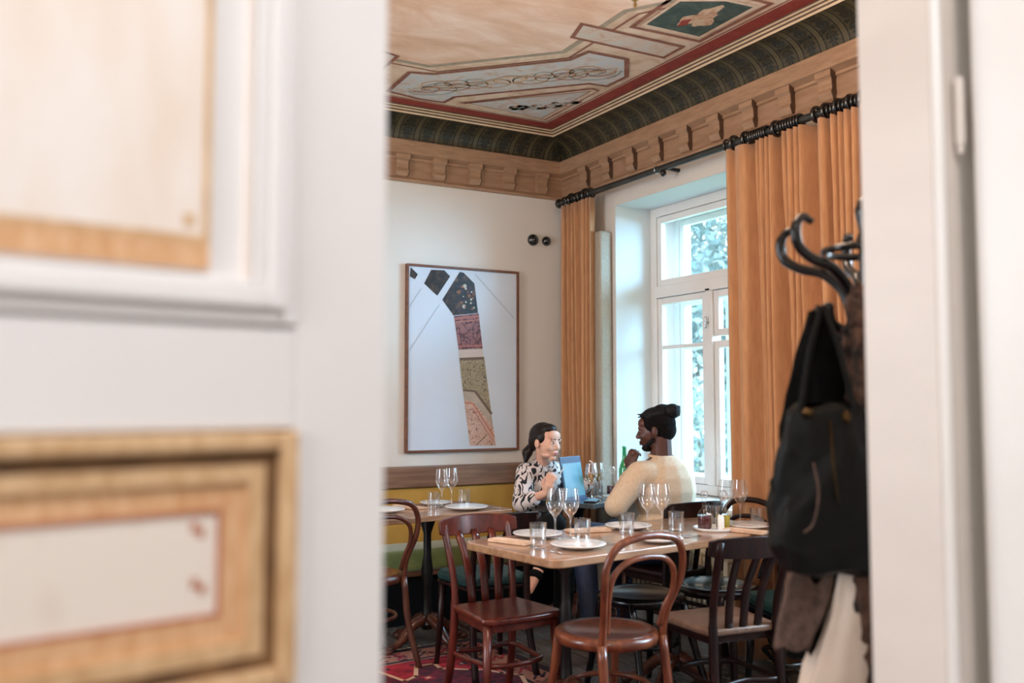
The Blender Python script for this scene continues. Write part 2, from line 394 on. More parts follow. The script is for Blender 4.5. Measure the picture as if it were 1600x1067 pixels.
# ------------------------------------------------------------------ room shell
X0, XW, Y0, YW, ZC = -1.6, 3.56, 1.07, 5.6, 3.22
struct(MB().box((-2.4, -3.0, -0.1), (4.2, 5.8, 0)).build('floor', floor_m))
struct(MB().box((X0-0.2, YW, 0), (4.2, YW+0.25, 3.5)).build('wall_back', plaster))
o = MB(); o.box((X0-0.2, Y0, 0), (X0, 3.0, 3.5)); o.box((X0-0.2, 4.0, 0), (X0, YW, 3.5)); o.box((X0-0.2, 3.0, 0), (X0, 4.0, 0.9)); o.box((X0-0.2, 3.0, 2.6), (X0, 4.0, 3.5))  # left wall out of view; its opening is assumed, cut for the added lamp
struct(o.build('wall_left', plaster))
o = MB(); o.box((X0-0.10, 3.0, 0.9), (X0-0.05, 3.05, 2.6)); o.box((X0-0.10, 3.95, 0.9), (X0-0.05, 4.0, 2.6)); o.box((X0-0.10, 3.47, 0.95), (X0-0.05, 3.53, 2.55)); o.box((X0-0.10, 3.05, 2.55), (X0-0.05, 3.95, 2.6)); o.box((X0-0.10, 3.05, 0.9), (X0-0.05, 3.95, 0.95))
struct(o.build('assumed_window_3', white_paint))  # assumed window frame, never in view, added around the left fill lamp's opening
# window wall with the visible opening and an unseen one added for the second lamp
w_ = MB(); XO = 4.17
wy = [(3.25, 4.96, 0.76, 2.64), (1.45, 2.45, 0.76, 2.64)]
for a, b in ((4.96, YW), (2.45, 3.25), (Y0-0.14, 1.45)): w_.box((XW, a, 0), (XO, b, 3.5))
for a, b, c_, d_ in wy: w_.box((XW, a, 0), (XO, b, c_)); w_.box((XW, a, d_), (XO, b, 3.5))
struct(w_.build('wall_right', plaster))
# reveal linings (painted lighter) and outer render
for i, (a, b, c_, d_) in enumerate(wy):
    r_ = MB()
    for X1, X2, mi in ((XW+0.001, 3.96, 0), (3.96, XO+0.03, 1)):
        r_.box((X1, b-0.004, c_), (X2, b, d_), mi); r_.box((X1, a, c_), (X2, a+0.004, d_), mi)
        r_.box((X1, a, d_-0.004), (X2, b, d_), mi); r_.box((X1, a, c_), (X2, b, c_+0.004), mi)
    struct(r_.build('trim_%d' % (20+i), [plaster_win, outer_render]))
# doorway wall between the two rooms
w_ = MB(); w_.box((-2.4, 0.93, 0), (-0.52, 1.07, 3.5)); w_.box((1.33, 0.95, 0), (4.2, 1.07, 3.5)); w_.box((-0.52, 0.93, 2.55), (1.33, 1.07, 3.5))
struct(w_.build('wall_front', plaster))
# front room (where the camera stands)
struct(MB().box((-2.4, -3.0, 3.3), (4.2, 0.93, 3.4)).build('ceiling_front_room', white_paint)).name = 'trim_30'
struct(MB().box((-2.6, -3.0, 0), (-2.4, 0.93, 3.4)).build('wall_front_room_left', plaster))
struct(MB().box((-2.4, -3.2, 0), (4.2, -3.0, 3.4)).build('wall_front_room_back', plaster))
struct(MB().box((2.6, -3.0, 0), (2.8, 0.93, 3.4)).build('wall_front_room_right', plaster))

# ---- ceiling with its painted panels
cm = [F_field, F_sky, F_blue, F_brown, F_red, F_green, F_grey, F_fig, F_beige, F_orn1, F_orn2, F_orn3]
ce = MB(); ce.box((X0-0.2, Y0, ZC), (4.2, YW+0.2, ZC+0.1), 0)
CX, CY = 3.31, 5.36
def poly(pts, mi, lvl):
    z = ZC - 0.0006*lvl; ce.add([(x, y, z) for x, y in pts], [tuple(range(len(pts)))], mi)
def stroke(pts, wd, mi, lvl, closed=True):
    z = ZC - 0.0006*lvl; n = len(pts); V2 = [Vector(p) for p in pts]; L = []; R = []
    for i in range(n):
        a = V2[i-1] if (i or closed) else V2[i]; b = V2[(i+1) % n] if (i < n-1 or closed) else V2[i]
        d1 = (V2[i]-a); d2 = (b-V2[i])
        d1 = d1.normalized() if d1.length > 1e-6 else d2.normalized(); d2 = d2.normalized() if d2.length > 1e-6 else d1
        t_ = (d1+d2).normalized(); nn = Vector((-t_.y, t_.x)); k = wd/2/max(0.4, abs(nn.dot(Vector((-d1.y, d1.x)))))
        L.append(V2[i]+nn*k); R.append(V2[i]-nn*k)
    for i in range(n if closed else n-1):
        j = (i+1) % n; ce.add([(L[i].x, L[i].y, z), (L[j].x, L[j].y, z), (R[j].x, R[j].y, z), (R[i].x, R[i].y, z)], [(0, 1, 2, 3)], mi)
def mir(pts, m=True): return [(CX-(CY-y), CY-(CX-x)) for x, y in pts] if m else pts
XL, YL = -1.4, 1.2
# red border, then cream and brown lines inside it
for x0, y0, x1, y1 in ((XL, CY-0.11, CX, CY), (CX-0.10, YL, CX, CY-0.11)): poly([(x0,y0),(x1,y0),(x1,y1),(x0,y1)], 4, 1)
stroke([(XL, CY-0.125), (CX-0.115, CY-0.125), (CX-0.115, YL)], 0.012, 3, 2, False)
# central field (octagon-like)
cen = [(2.10, 4.66), (2.62, 4.11), (2.60, 3.52), (2.74, 3.32), (2.74, 1.9), (2.3, 1.3), (-0.6, 1.3), (-1.2, 1.9), (-1.2, 4.1), (-0.7, 4.66), (0.6, 4.66), (1.3, 4.80), (1.81, 4.615)]
cen = [(2.08, 4.66), (2.62, 4.11), (2.60, 3.52), (2.74, 3.30), (2.74, 1.9), (2.3, 1.3), (-0.6, 1.3), (-1.2, 1.9), (-1.2, 4.1), (-0.7, 4.66), (1.2, 4.80), (1.5, 4.66)]
poly(cen, 1, 3); stroke(cen, 0.035, 6, 4); 
cen2 = [(x + (0.075 if x > 2.0 else 0), y + (0.06 if y > 4.0 else 0)) for x, y in cen]; stroke(cen2, 0.016, 3, 2)
longp = [(2.03,5.16),(2.02,4.80),(2.15,4.76),(2.71,4.19),(2.735,4.04),(2.98,4.03),(3.14,4.25),(3.137,4.44),(3.017,4.455),(2.43,5.06),(2.415,5.19),(2.25,5.20)]
poly(longp, 2, 5); stroke(longp, 0.028, 3, 6)
tri = [(2.50,5.15),(3.08,4.51),(3.145,4.52),(3.165,5.20)]
tri_i = [(2.57,5.12),(3.095,4.57),(3.115,5.16)]
poly(tri, 3, 5); poly([(2.53,5.165),(3.09,4.53),(3.135,4.54),(3.15,5.19)], 0, 6); stroke(tri_i, 0.016, 3, 7); poly(tri_i, 2, 8)
beige = [(2.50,3.75),(3.131,3.74),(3.14,3.91),(2.55,3.915)]
green = [(2.771,3.607),(3.122,3.595),(3.109,3.175),(2.939,3.19),(2.745,3.30)]
for mm in (False, True):
    b_ = mir(beige, mm); poly(b_, 8, 5); stroke(b_, 0.024, 3, 6)
    g_ = mir(green, mm); poly(g_, 5, 5); stroke(g_, 0.02, 0, 7); gb = mir([(2.74,3.66),(3.16,3.64),(3.15,3.12),(2.92,3.13),(2.70,3.28)], mm); stroke(gb, 0.024, 3, 4)
    fg = []
    for k in range(26):
        a_ = 2*PI*k/26; r_ = 1 + 0.28*math.sin(3*a_+0.5) + 0.16*math.sin(7*a_)
        fg.append((2.965 + 0.072*r_*math.cos(a_), 3.40 + 0.12*r_*math.sin(a_)))
    poly(mir(fg, mm), 7, 8)
    poly(mir([(2.90,3.47),(2.93,3.43),(2.96,3.50),(2.93,3.54)], mm), 4, 9)
# scroll ornament on the long panel (runs along the diagonal) and flowers in the triangle
ctr = Vector((2.575, 4.62)); dg_ = Vector((0.7071, -0.7071)); pd = Vector((0.7071, 0.7071))
rnd = random.Random(3)
def scroll(c, r, turns, s, mi, wd, fl):
    pts = []
    for k in range(22):
        a = s + turns*2*PI*k/21; rr = r*(1 - 0.8*k/21)
        q = c + dg_*rr*math.cos(a)*1.3 + pd*rr*math.sin(a)*fl; pts.append((q.x, q.y))
    stroke(pts, wd, mi, 9, False)
for s1 in (-1, 1):
    for k, (u, r_, f_, mi) in enumerate(((0.10, 0.08, 1, 9), (0.22, 0.06, -1, 10), (0.22, 0.065, 1, 9), (0.34, 0.07, 1, 11), (0.34, 0.075, -1, 9), (0.47, 0.11, 1, 10), (0.47, 0.10, -1, 9), (0.52, 0.06, 1, 11), (0.42, 0.05, -1, 10))):
        scroll(ctr + dg_*u*s1 + pd*0.025*f_, r_*1.25, 1.3*f_*s1, 0 if s1 > 0 else PI, mi, 0.009, f_)
    stroke([((ctr+dg_*s1*u+pd*(0.012*math.sin(u*40))).x, (ctr+dg_*s1*u+pd*(0.012*math.sin(u*40))).y) for u in [0.06+0.02*k for k in range(28)]], 0.010, 9, 10, False)
med = [((ctr+dg_*0.10*math.cos(a)+pd*0.055*math.sin(a)).x, (ctr+dg_*0.10*math.cos(a)+pd*0.055*math.sin(a)).y) for a in [2*PI*k/24 for k in range(24)]]
poly(med, 8, 9); stroke(med, 0.012, 9, 10)
for k in range(90):
    u = rnd.uniform(-0.22, 0.24); q = Vector((2.98, 4.93)) + dg_*u + pd*rnd.uniform(-0.05, 0.10)*(1 - abs(u)*3)
    rr = rnd.uniform(0.007, 0.024); n_ = rnd.randint(4, 6); a0 = rnd.random()
    poly([(q.x + rr*math.cos(a0+2*PI*j/n_), q.y + rr*math.sin(a0+2*PI*j/n_)) for j in range(n_)], rnd.choice((10, 11, 10, 9, 8)), 10)
struct(ce.build('ceiling', cm))

# ---- cornice: frieze planks, brackets, cove and gilt moulding on two walls
def cornice(name, length, place, n_br, first, gs, skip=()):
    """profile runs along +u; place(u, s, z) gives the world point (s = distance out of the wall)"""
    c_ = MB(); mats = [frieze_wood, frieze_wood2, cove_m, gold_cream, mould_brown]
    prof = [(0.022, 2.786, 0), (0.030, 2.800, 0), (0.022, 2.812, 1), (0.016, 2.818, 1), (0.016, 2.925, 0), (0.030, 2.930, 0), (0.030, 2.944, 1), (0.060, 2.958, 0),
            (0.070, 2.962, 0), (0.070, 3.050, 0), (0.030, 3.056, 2)]
    for k in range(1, 11):
        a = PI/2*k/10; prof.append((0.030 + 0.18*(1-math.cos(a)), 3.056 + 0.124*math.sin(a), 2))
    prof[-1] = (prof[-1][0], prof[-1][1], 3)
    prof += [(0.216, 3.176, 3), (0.222, 3.186, 4), (0.226, 3.194, 3), (0.236, 3.200, 4), (0.238, 3.208, 3), (0.25, 3.212, 4), (0.252, 3.221, 4)]
    prof = [(0.0, 2.786, 0)] + prof
    # v coordinate along the cove
    for i in range(len(prof)-1):
        (s0, z0, mi), (s1, z1, _) = prof[i], prof[i+1]
        va = max(0, min(1, (i-11)/10)); vb = max(0, min(1, (i-10)/10))
        # mitre at u = 0 (the corner) : each point starts at u = s
        p = [place(s0, s0, z0), place(length, s0, z0), place(length, s1, z1), place(s1, s1, z1)]
        c_.add(p, [(0, 1, 2, 3)], mi, [[(s0, va), (length, va), (length, vb), (s1, vb)]])
    # end cap not needed: both ends run into walls
    o = struct(c_.build(name, mats))
    bx = MB()
    def bracket(u):
        b = MB(); hw = 0.042
        out = [(0.060, 2.960), (0.060, 2.930), (0.050, 2.922), (0.044, 2.915), (0.040, 2.870), (0.046, 2.860), (0.050, 2.850), (0.034, 2.822), (0.026, 2.816)]
        hwz = [0.050, 0.050, 0.044, hw, hw, 0.044, 0.044, 0.040, 0.036]
        vs = []
        for (s_, z_), h in zip(out, hwz):
            vs += [place(u-h, 0.01, z_), place(u-h, s_, z_), place(u+h, s_, z_), place(u+h, 0.01, z_)]
        fs = []
        for i in range(len(out)-1):
            a = i*4; fs += [(a, a+1, a+5, a+4), (a+1, a+2, a+6, a+5), (a+2, a+3, a+7, a+6)]
        fs.append((len(out)*4-4, len(out)*4-3, len(out)*4-2, len(out)*4-1))
        b.add(vs, fs, 0)
        vs = []   # dark strip along one bracket side, a shadow line put in as colour
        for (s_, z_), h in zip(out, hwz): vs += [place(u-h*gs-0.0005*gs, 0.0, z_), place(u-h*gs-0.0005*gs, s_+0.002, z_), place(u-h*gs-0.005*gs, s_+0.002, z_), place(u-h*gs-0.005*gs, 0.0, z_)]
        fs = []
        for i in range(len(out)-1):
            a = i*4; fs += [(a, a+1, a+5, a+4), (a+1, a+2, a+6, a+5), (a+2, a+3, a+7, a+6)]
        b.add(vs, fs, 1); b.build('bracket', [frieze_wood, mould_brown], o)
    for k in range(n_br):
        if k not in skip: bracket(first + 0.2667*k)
    return o
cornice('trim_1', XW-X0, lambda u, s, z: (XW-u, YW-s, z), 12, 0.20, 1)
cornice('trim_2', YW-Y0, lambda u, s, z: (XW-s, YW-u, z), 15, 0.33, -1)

# ---- visible window
def window(name, ya, yb, z0, z1, xf, full, mull):
    o = MB(); fr = 0.06
    for a, b in ((ya, ya+fr), (yb-fr, yb)): o.box((xf, a, z0), (xf+0.07, b, z1))
    o.box((xf, ya+fr, z1-fr), (xf+0.07, yb-fr, z1)); o.box((xf, ya+fr, z0), (xf+0.07, yb-fr, z0+fr))
    zt = 2.03; ym = mull[-1]
    o.box((xf-0.012, ya+fr, zt), (xf+0.07, yb-fr, zt+0.075)); [o.box((xf-0.005, q_-0.03, z0+fr), (xf+0.07, q_+0.03, zt)) for q_ in mull]
    root = struct(o.build(name, white_paint, bevel=0.004))
    def sash(a, b, c_, d_, x, bar=None):
        s = MB(); wd = 0.042
        s.box((x, a, c_), (x+0.04, a+wd, d_)); s.box((x, b-wd, c_), (x+0.04, b, d_)); s.box((x, a+wd, c_), (x+0.04, b-wd, c_+wd)); s.box((x, a+wd, d_-wd), (x+0.04, b-wd, d_))
        if bar: s.box((x+0.008, a+wd, bar-0.012), (x+0.034, b-wd, bar+0.012))
        q = s.build('sash', white_paint, root, bevel=0.003)
        MB().box((x+0.018, a+wd-0.003, c_+wd-0.003), (x+0.022, b-wd+0.003, d_-wd+0.003)).build('pane', pane_m, q)
    for x in ((xf+0.010, xf+0.20) if full else (xf+0.01,)):
        sash(ya+fr+0.003, yb-fr-0.003, zt+0.078, z1-fr-0.003, x)
        ends = [ya+fr-0.03] + list(mull) + [yb-fr+0.03]
        for a, b in [(ends[i]+0.033, ends[i+1]-0.033) for i in range(len(ends)-1)]:
            if a > ym and x < xf+0.1 or x > xf+0.1 or a > ym: sash(a, b, z0+fr+0.003, zt-0.003, x, 1.70)
            else: sash(a, b, z0+fr+0.003, 1.715, x); sash(a, b, 1.745, zt-0.003, x)
    if full:
        o2 = MB()
        xo = xf+0.195
        for a, b in ((ya, ya+fr), (yb-fr, yb)): o2.box((xo, a, z0), (xo+0.06, b, z1))
        o2.box((xo, ya, z1-fr), (xo+0.06, yb, z1)); o2.box((xo, ya, z0), (xo+0.06, yb, z0+fr)); o2.box((xo, ya+fr, zt), (xo+0.06, yb-fr, zt+0.075)); [o2.box((xo, q_-0.03, z0+fr), (xo+0.06, q_+0.03, zt)) for q_ in mull]
        o2.build('outer_frame', white_paint, root)
        h = MB(); h.cap((xf-0.03, ym, 1.80), (xf-0.03, ym, 1.86), 0.008, 0.008); h.cap((xf+0.005, ym, 1.83), (xf-0.03, ym, 1.83), 0.007, 0.007); h.build('window_catch', steel, root, smooth=True)
        h = MB(); h.cap((xf-0.014, ym-0.012, 2.035), (xf-0.014, ym+0.012, 2.035), 0.006, 0.006); h.build('bolt', black_metal, root, smooth=True)
    return root
window('window_1', 3.25, 4.96, 0.77, 2.636, 3.85, True, (3.82, 4.38))
window('unseen_window_2', 1.45, 2.45, 0.77, 2.636, 3.85, False, (1.95,))  # out of view; put in as a frame for the added second lamp
struct(MB().box((3.50, 3.76, 0.728), (3.86, 5.0, 0.758)).build('trim_3', white_paint, bevel=0.006))

# ------------------------------------------------------------------ doors of the doorway
E_ = Vector((0.366, 0.93, 0))
dl = MB(); dl.box((0, -0.045, 0.01), (0.86, -0.012, 2.5))
for a, b, c_, d_ in ((0, 0.104, 0.01, 2.5), (0.76, 0.86, 0.01, 2.5), (0.104, 0.76, 1.322, 1.422), (0.104, 0.76, 2.28, 2.5), (0.104, 0.76, 0.96, 1.073), (0.104, 0.76, 0.01, 0.16)):
    dl.box((a, -0.012, c_), (b, 0, d_))
d1 = struct(dl.build('door_1', door_white, bevel=0.003)); d1.location = E_; d1.rotation_euler = (0, 0, math.atan2(-0.165, -0.986))
def ring(o, u0, u1, z0, z1, wd, y0, y1, mi=0):
    o.box((u0, y0, z0), (u0+wd, y1, z1), mi); o.box((u1-wd, y0, z0), (u1, y1, z1), mi)
    o.box((u0+wd, y0, z0), (u1-wd, y1, z0+wd), mi); o.box((u0+wd, y0, z1-wd), (u1-wd, y1, z1), mi)
tan_paint = mat('panel_tan_graining', (196, 156, 112), (218, 182, 140), 22, (3, 1, 1), rough=0.5)
dark_paint = mat('panel_dark_graining', (94, 66, 42), (134, 98, 62), 20, rough=0.5)
orange_paint = mat('panel_orange_graining', (206, 154, 108), (224, 180, 138), 30, (4, 1, 1), rough=0.5)
rose_line = mat('panel_rose_line', (176, 106, 76), (186, 116, 86), 30, rough=0.5)
pale_paint = mat('panel_pale_marbling', (216, 196, 178), (232, 220, 208), 9, (1, 1, 0.5), rough=0.6, lo=0.3, hi=0.5)
pale2 = mat('panel_peach_marbling', (232, 214, 198), (238, 228, 220), 9, (2, 1, 0.6), rough=0.6)
o = MB(); ring(o, 0.106, 0.758, 1.424, 2.278, 0.014, -0.012, 0.006); ring(o, 0.120, 0.744, 1.438, 2.264, 0.018, -0.012, 0.014); ring(o, 0.138, 0.726, 1.456, 2.246, 0.012, -0.012, 0.003)
um = o.build('upper_panel_moulding', door_white, d1, bevel=0.004, seg=3)
o = MB(); ring(o, 0.152, 0.712, 1.463, 2.239, 0.004, -0.012, 0.0); o.build('gilt_line', pale2, d1)
o = MB(); o.box((0.191, -0.012, 1.474), (0.68, -0.008, 2.20), 0); o.box((0.191, -0.008, 1.474), (0.68, -0.007, 1.503), 1); o.box((0.191, -0.0078, 1.503), (0.198, -0.007, 2.20), 2)
o.box((0.191, -0.007, 1.500), (0.68, -0.0065, 1.506), 2); o.box((0.206, -0.0078, 1.514), (0.216, -0.007, 1.526), 2)
o.build('upper_painted_panel', [pale2, orange_paint, tan_paint], d1)
o = MB(); ring(o, 0.102, 0.762, 1.075, 1.32, 0.018, -0.012, 0.010); o.build('lower_panel_moulding', tan_paint, d1, bevel=0.004)
o = MB(); ring(o, 0.120, 0.744, 1.093, 1.302, 0.014, -0.012, -0.002); o.build('dark_inner_moulding', dark_paint, d1)
o = MB(); ring(o, 0.134, 0.730, 1.107, 1.288, 0.016, -0.012, 0.0, 0); ring(o, 0.150, 0.714, 1.123, 1.272, 0.024, -0.012, -0.006, 1); ring(o, 0.174, 0.690, 1.147, 1.248, 0.004, -0.012, -0.005, 2)
o.box((0.178, -0.012, 1.151), (0.686, -0.008, 1.244), 3)
for (a, b) in ((0.190, 1.222), (0.196, 1.228), (0.188, 1.170), (0.195, 1.176)): o.box((a, -0.008, b), (a+0.007, -0.0074, b+0.009), 2)
o.build('lower_painted_panel', [tan_paint, orange_paint, rose_line, pale_paint], d1)
o = MB(); ring(o, 0.106, 0.758, 0.162, 0.958, 0.02, -0.012, 0.01); o.build('bottom_panel_moulding', door_white, d1, bevel=0.004)
# right leaf, folded back towards the camera
o = MB(); o.box((1.345, -0.02, 0.01), (1.39, 0.905, 2.5)); d2 = struct(o.build('door_2', white_paint, bevel=0.004))
o = MB(); o.box((1.341, 0.06, 1.12), (1.346, 0.80, 2.3)); o.build('leaf_panel', white_paint, d2, bevel=0.004)
for z_ in (1.83, 0.45):
    o = MB(); o.cap((1.333, 0.918, z_-0.07), (1.333, 0.918, z_+0.03), 0.008, 0.008, 10); o.cap((1.333, 0.918, z_-0.085), (1.333, 0.918, z_-0.075), 0.005, 0.005); o.build('hinge', jamb_cream, d2, smooth=True)
# lining of the doorway
o = MB(); o.box((1.30, 0.945, 0), (1.33, 1.085, 2.55)); o.box((-0.52, 0.93, 2.52), (1.30, 1.085, 2.55)); o.box((-0.52, 0.93, 0), (-0.49, 1.085, 2.52))
struct(o.build('trim_4', jamb_cream, bevel=0.002))
o = MB(); o.cap((1.306, 0.937, 0.01), (1.306, 0.937, 2.52), 0.009, 0.009, 12); struct(o.build('trim_5', white_paint, smooth=True))
o = MB(); o.box((1.315, 0.930, 0), (1.345, 0.945, 2.55)); struct(o.build('trim_6', jamb_cream))
struct(MB().box((X0, 5.586, 0), (XW, 5.6, 0.14)).build('baseboard_back', white_paint))

# ------------------------------------------------------------------ curtains and rod
rod = thing('curtain_rod', 'long dark curtain rod running over the window below the wooden frieze', 'curtain rod', (3.44, 4.0, 2.73))
MB().cap((0, 1.40, 0), (0, -1.6, 0), 0.020, 0.020, 14).build('pole', grey_rod, rod, smooth=True)
o = MB(); o.lathe([(0.001,0),(0.018,0.002),(0.024,0.012),(0.018,0.022),(0.030,0.032),(0.036,0.05),(0.030,0.07),(0.012,0.082),(0.001,0.084)], (0, 1.40, 0), 16, 0, Matrix.Rotation(-PI/2, 3, 'X'), True); o.build('finial', black_gloss, rod, smooth=True)
for y in (0.30, -1.3):
    o = MB(); o.cap((0.0, y, 0.0), (0.12, y, 0.0), 0.010, 0.012); o.ell((0.0, y, -0.03), (0.018, 0.018, 0.022)); o.build('rod_bracket', black_metal, rod, smooth=True)
o = MB(); o.lathe([(0.022,-0.006),(0.026,0),(0.022,0.006)], (0, 0.36, 0), 14, 0, Matrix.Rotation(PI/2, 3, 'X')); o.build('joint_collar', steel, rod, smooth=True)

def curtain(name, label, ya, yb, valleys, z0, z1, depth, rings_at, flare=0.0):
    root = thing(name, label, 'curtain', (3.44, (ya+yb)/2, 0), 0)
    yc = (ya+yb)/2; n = 260; nz = 16; vs = []; fs = []
    def off(y, h):
        best = 0
        for vy, wd, am in valleys:
            d = abs(y - vy - 0.012*(1-h)*math.sin(vy*37)) / (wd*(0.8+0.35*(1-h)))
            if d < 1: best = max(best, am*(0.5+0.5*math.cos(PI*d))**0.45)
        return best
    for j in range(nz+1):
        h = j/nz; z = z0 + (z1-z0)*h
        for i in range(n+1):
            y = ya + (yb-ya)*i/n
            x = -0.040*depth*1.0 + off(y, h)*depth*0.13 + 0.004*math.sin(y*90)*depth
            vs.append((x, y-yc + 0.006*math.sin(3*h+y*20), z))
    for j in range(nz):
        for i in range(n): a = j*(n+1)+i; fs.append((a, a+n+1, a+n+2, a+1))
    MB().add(vs, fs).build('drape', curtain_m, root, smooth=True, solid=0.004)
    for y, big in rings_at:
        o = MB(); R = 0.030 if not big else 0.034
        ring_ = [(R*math.cos(a), 0, R*math.sin(a)) for a in [2*PI*k/18 for k in range(18)]]
        o.tube([(p[0], y-yc, 2.73+p[2]) for p in ring_], 0.0065 if not big else 0.011, 8, True)
        o.build('curtain_ring', black_gloss, root, smooth=True)
    return root
vr = [(3.672,0.03,0.35),(3.544,0.05,0.8),(3.484,0.02,0.6),(3.444,0.017,0.6),(3.410,0.017,0.5),(3.352,0.045,1.0),(3.296,0.018,0.6),(3.258,0.018,0.6),(3.221,0.018,0.5),(3.136,0.075,1.0),(3.028,0.03,0.9),(2.982,0.018,0.6),(2.945,0.018,0.6),(2.905,0.018,0.6),(2.855,0.03,1.0),(2.79,0.04,0.9),(2.74,0.02,0.6),(2.70,0.02,0.6)]
rr_ = [(3.745,0),(3.690,1),(3.60,1)] + [(3.56-0.016*k, 0) for k in range(8)] + [(3.385,1)] + [(3.35-0.018*k, 0) for k in range(8)] + [(3.12,1)] + [(3.06-0.024*k, k % 3 == 0) for k in range(13)]
curtain('curtain', 'wide ochre pleated curtain drawn over the right part of the window behind the coat stand', 2.62, 3.712, vr, 0.03, 2.695, 1.0, rr_)
vl = [(5.33,0.03,0.9),(5.28,0.025,0.5),(5.235,0.022,0.9),(5.19,0.022,0.5),(5.155,0.02,0.9),(5.10,0.02,0.8),(5.06,0.02,0.5)]
curtain('curtain', 'narrow ochre curtain gathered in the corner beside the woman', 5.025, 5.395, vl, 0.03, 2.695, 0.8, [(5.38,0),(5.33,0),(5.29,1),(5.22,0),(5.18,0),(5.12,1),(5.06,0)])

o = MB(); o.box((3.455, 4.985, 0.002), (3.555, 5.105, 2.47)); tag(o.build('acoustic_panel', panel_cloth, bevel=0.02, seg=3), 'tall narrow grey cloth panel standing between the corner curtain and the window recess', 'panel')
# radiator
rad = thing('radiator', 'cream ribbed column radiator below the window sill', 'radiator', (3.50, 4.1, 0))
for k in range(25):
    y = -0.28 + k*0.042; o = MB()
    o.tube([(-0.05, y, 0.14), (-0.05, y, 0.49)], 0.0135, 8); o.tube([(0.015, y, 0.14), (0.015, y, 0.49)], 0.0135, 8); o.ell((-0.017, y, 0.50), (0.048, 0.0175, 0.03)); o.ell((-0.017, y, 0.14), (0.048, 0.0175, 0.03))
    o.build('column', radiator_m, rad, smooth=True)
for y in (-0.26, 0.70): MB().box((-0.06, y-0.015, 0), (0.03, y+0.015, 0.13)).build('foot', radiator_m, rad)

# ------------------------------------------------------------------ wall things
for x, z, r, lab in ((3.304, 2.483, 0.042, 'larger left round black wall fitting above the picture'), (3.415, 2.484, 0.034, 'smaller right round black wall fitting near the corner')):
    t_ = thing('wall_fitting', lab, 'wall fitting', (x, YW, z), 0, 'black wall fittings'); M90 = Matrix.Rotation(PI/2, 3, 'X')
    MB().lathe([(0.001,0.0),(r,0.0),(r,0.008),(r*0.92,0.02),(r*0.6,0.03),(0.001,0.034)], (0, 0, 0), 24, 0, M90).build('base', black_gloss, t_, smooth=True)
    MB().ell((0, -0.034, 0), (r*0.4, 0.012, r*0.4)).build('knob', black_gloss, t_, smooth=True)

pic = thing('framed_picture', 'large walnut framed art print with a broken strip of ceiling ornament on white', 'picture', (2.755, YW, 1.627))
ox, oz = 2.755, 1.627; hw, hh = 0.421, 0.617
o = MB(); ring(o, -hw, hw, -hh, hh, 0.016, -0.035, -0.001)
o.build('frame', walnut, pic, bevel=0.003)
print_m = mat('print_white_paper', (204, 212, 222), (210, 216, 226), 2, rough=0.25)
pr = MB().box((-hw+0.014, -0.022, -hh+0.014), (hw-0.014, -0.004, hh-0.014)).build('print', print_m, pic)
ART = {'frag': [(2.365, 2.22), (2.416, 2.177), (2.394, 2.142), (2.358, 2.16)], 'blk': [(2.511, 2.214), (2.607, 2.217), (2.65, 2.179), (2.556, 2.043), (2.46, 2.119)], 'flor': [(2.721, 2.214), (2.751, 2.21), (2.832, 2.142), (2.86, 1.942), (2.676, 1.917), (2.593, 2.018)], 'red': [(2.679, 1.913), (2.865, 1.94), (2.896, 1.701), (2.715, 1.689)], 'cream': [(2.715, 1.689), (2.896, 1.701), (2.903, 1.646), (2.72, 1.635)], 'olive': [(2.72, 1.635), (2.907, 1.646), (2.963, 1.266), (2.838, 1.418), (2.746, 1.424)], 'grey': [(2.746, 1.424), (2.838, 1.418), (2.963, 1.266), (2.974, 1.183), (2.823, 1.342), (2.757, 1.349)], 'pink': [(2.757, 1.349), (2.823, 1.342), (2.974, 1.183), (2.998, 1.045), (2.801, 1.047)]}
def pat(name, cols, scale, feat=None, thr=0.3, dark=(20, 18, 16)):
    t = NT(name); t.set(0.3); v = t.coord('Object'); n = t.noise(v, scale, 4)
    st = [(0.3+0.4*i/(len(cols)-1), srgb(*c_)) for i, c_ in enumerate(cols)]
    c_ = t.ramp(n, st)
    if feat: c_ = t.mix(t.math('LESS_THAN', t.math('ABSOLUTE', t.math('SUBTRACT', t.noise(v, feat, 1), 0.5)), thr), c_, srgb(*dark))
    t.base(c_); return t.m
am = {'frag': pat('print_dark_a', [(30, 22, 20), (70, 50, 44)], 30), 'blk': pat('print_dark_b', [(18, 15, 15), (40, 30, 24), (84, 62, 44)], 26),
      'flor': pat('print_dark_flowers', [(12, 12, 14), (30, 24, 24), (66, 44, 36), (110, 84, 64)], 22), 'red': pat('print_rose_scroll', [(128, 80, 80), (152, 102, 98)], 24, 26, 0.05, (92, 52, 56)),
      'cream': pat('print_cream', [(196, 178, 168), (206, 190, 180)], 10), 'olive': pat('print_olive', [(146, 128, 96), (166, 150, 118)], 12, 34, 0.02, (90, 76, 56)),
      'grey': pat('print_greige', [(170, 152, 132), (186, 168, 150)], 10), 'pink': pat('print_salmon', [(196, 158, 136), (210, 176, 156)], 10, 36, 0.018, (140, 84, 70))}
o = MB(); keys = list(ART); 
for i, k in enumerate(keys): o.add([(x-ox, -0.0232-0.0001*i, z-oz) for x, z in ART[k]], [tuple(range(len(ART[k])))], i)
def pstroke(a, b, wd, mi, lv=1):
    a = Vector(a); b = Vector(b); d = (b-a).normalized(); n_ = Vector((-d.y, d.x))*wd/2
    o.add([(q.x-ox, -0.0245-0.0002*lv, q.y-oz) for q in (a+n_, b+n_, b-n_, a-n_)], [(0, 1, 2, 3)], mi)
nk = len(keys)
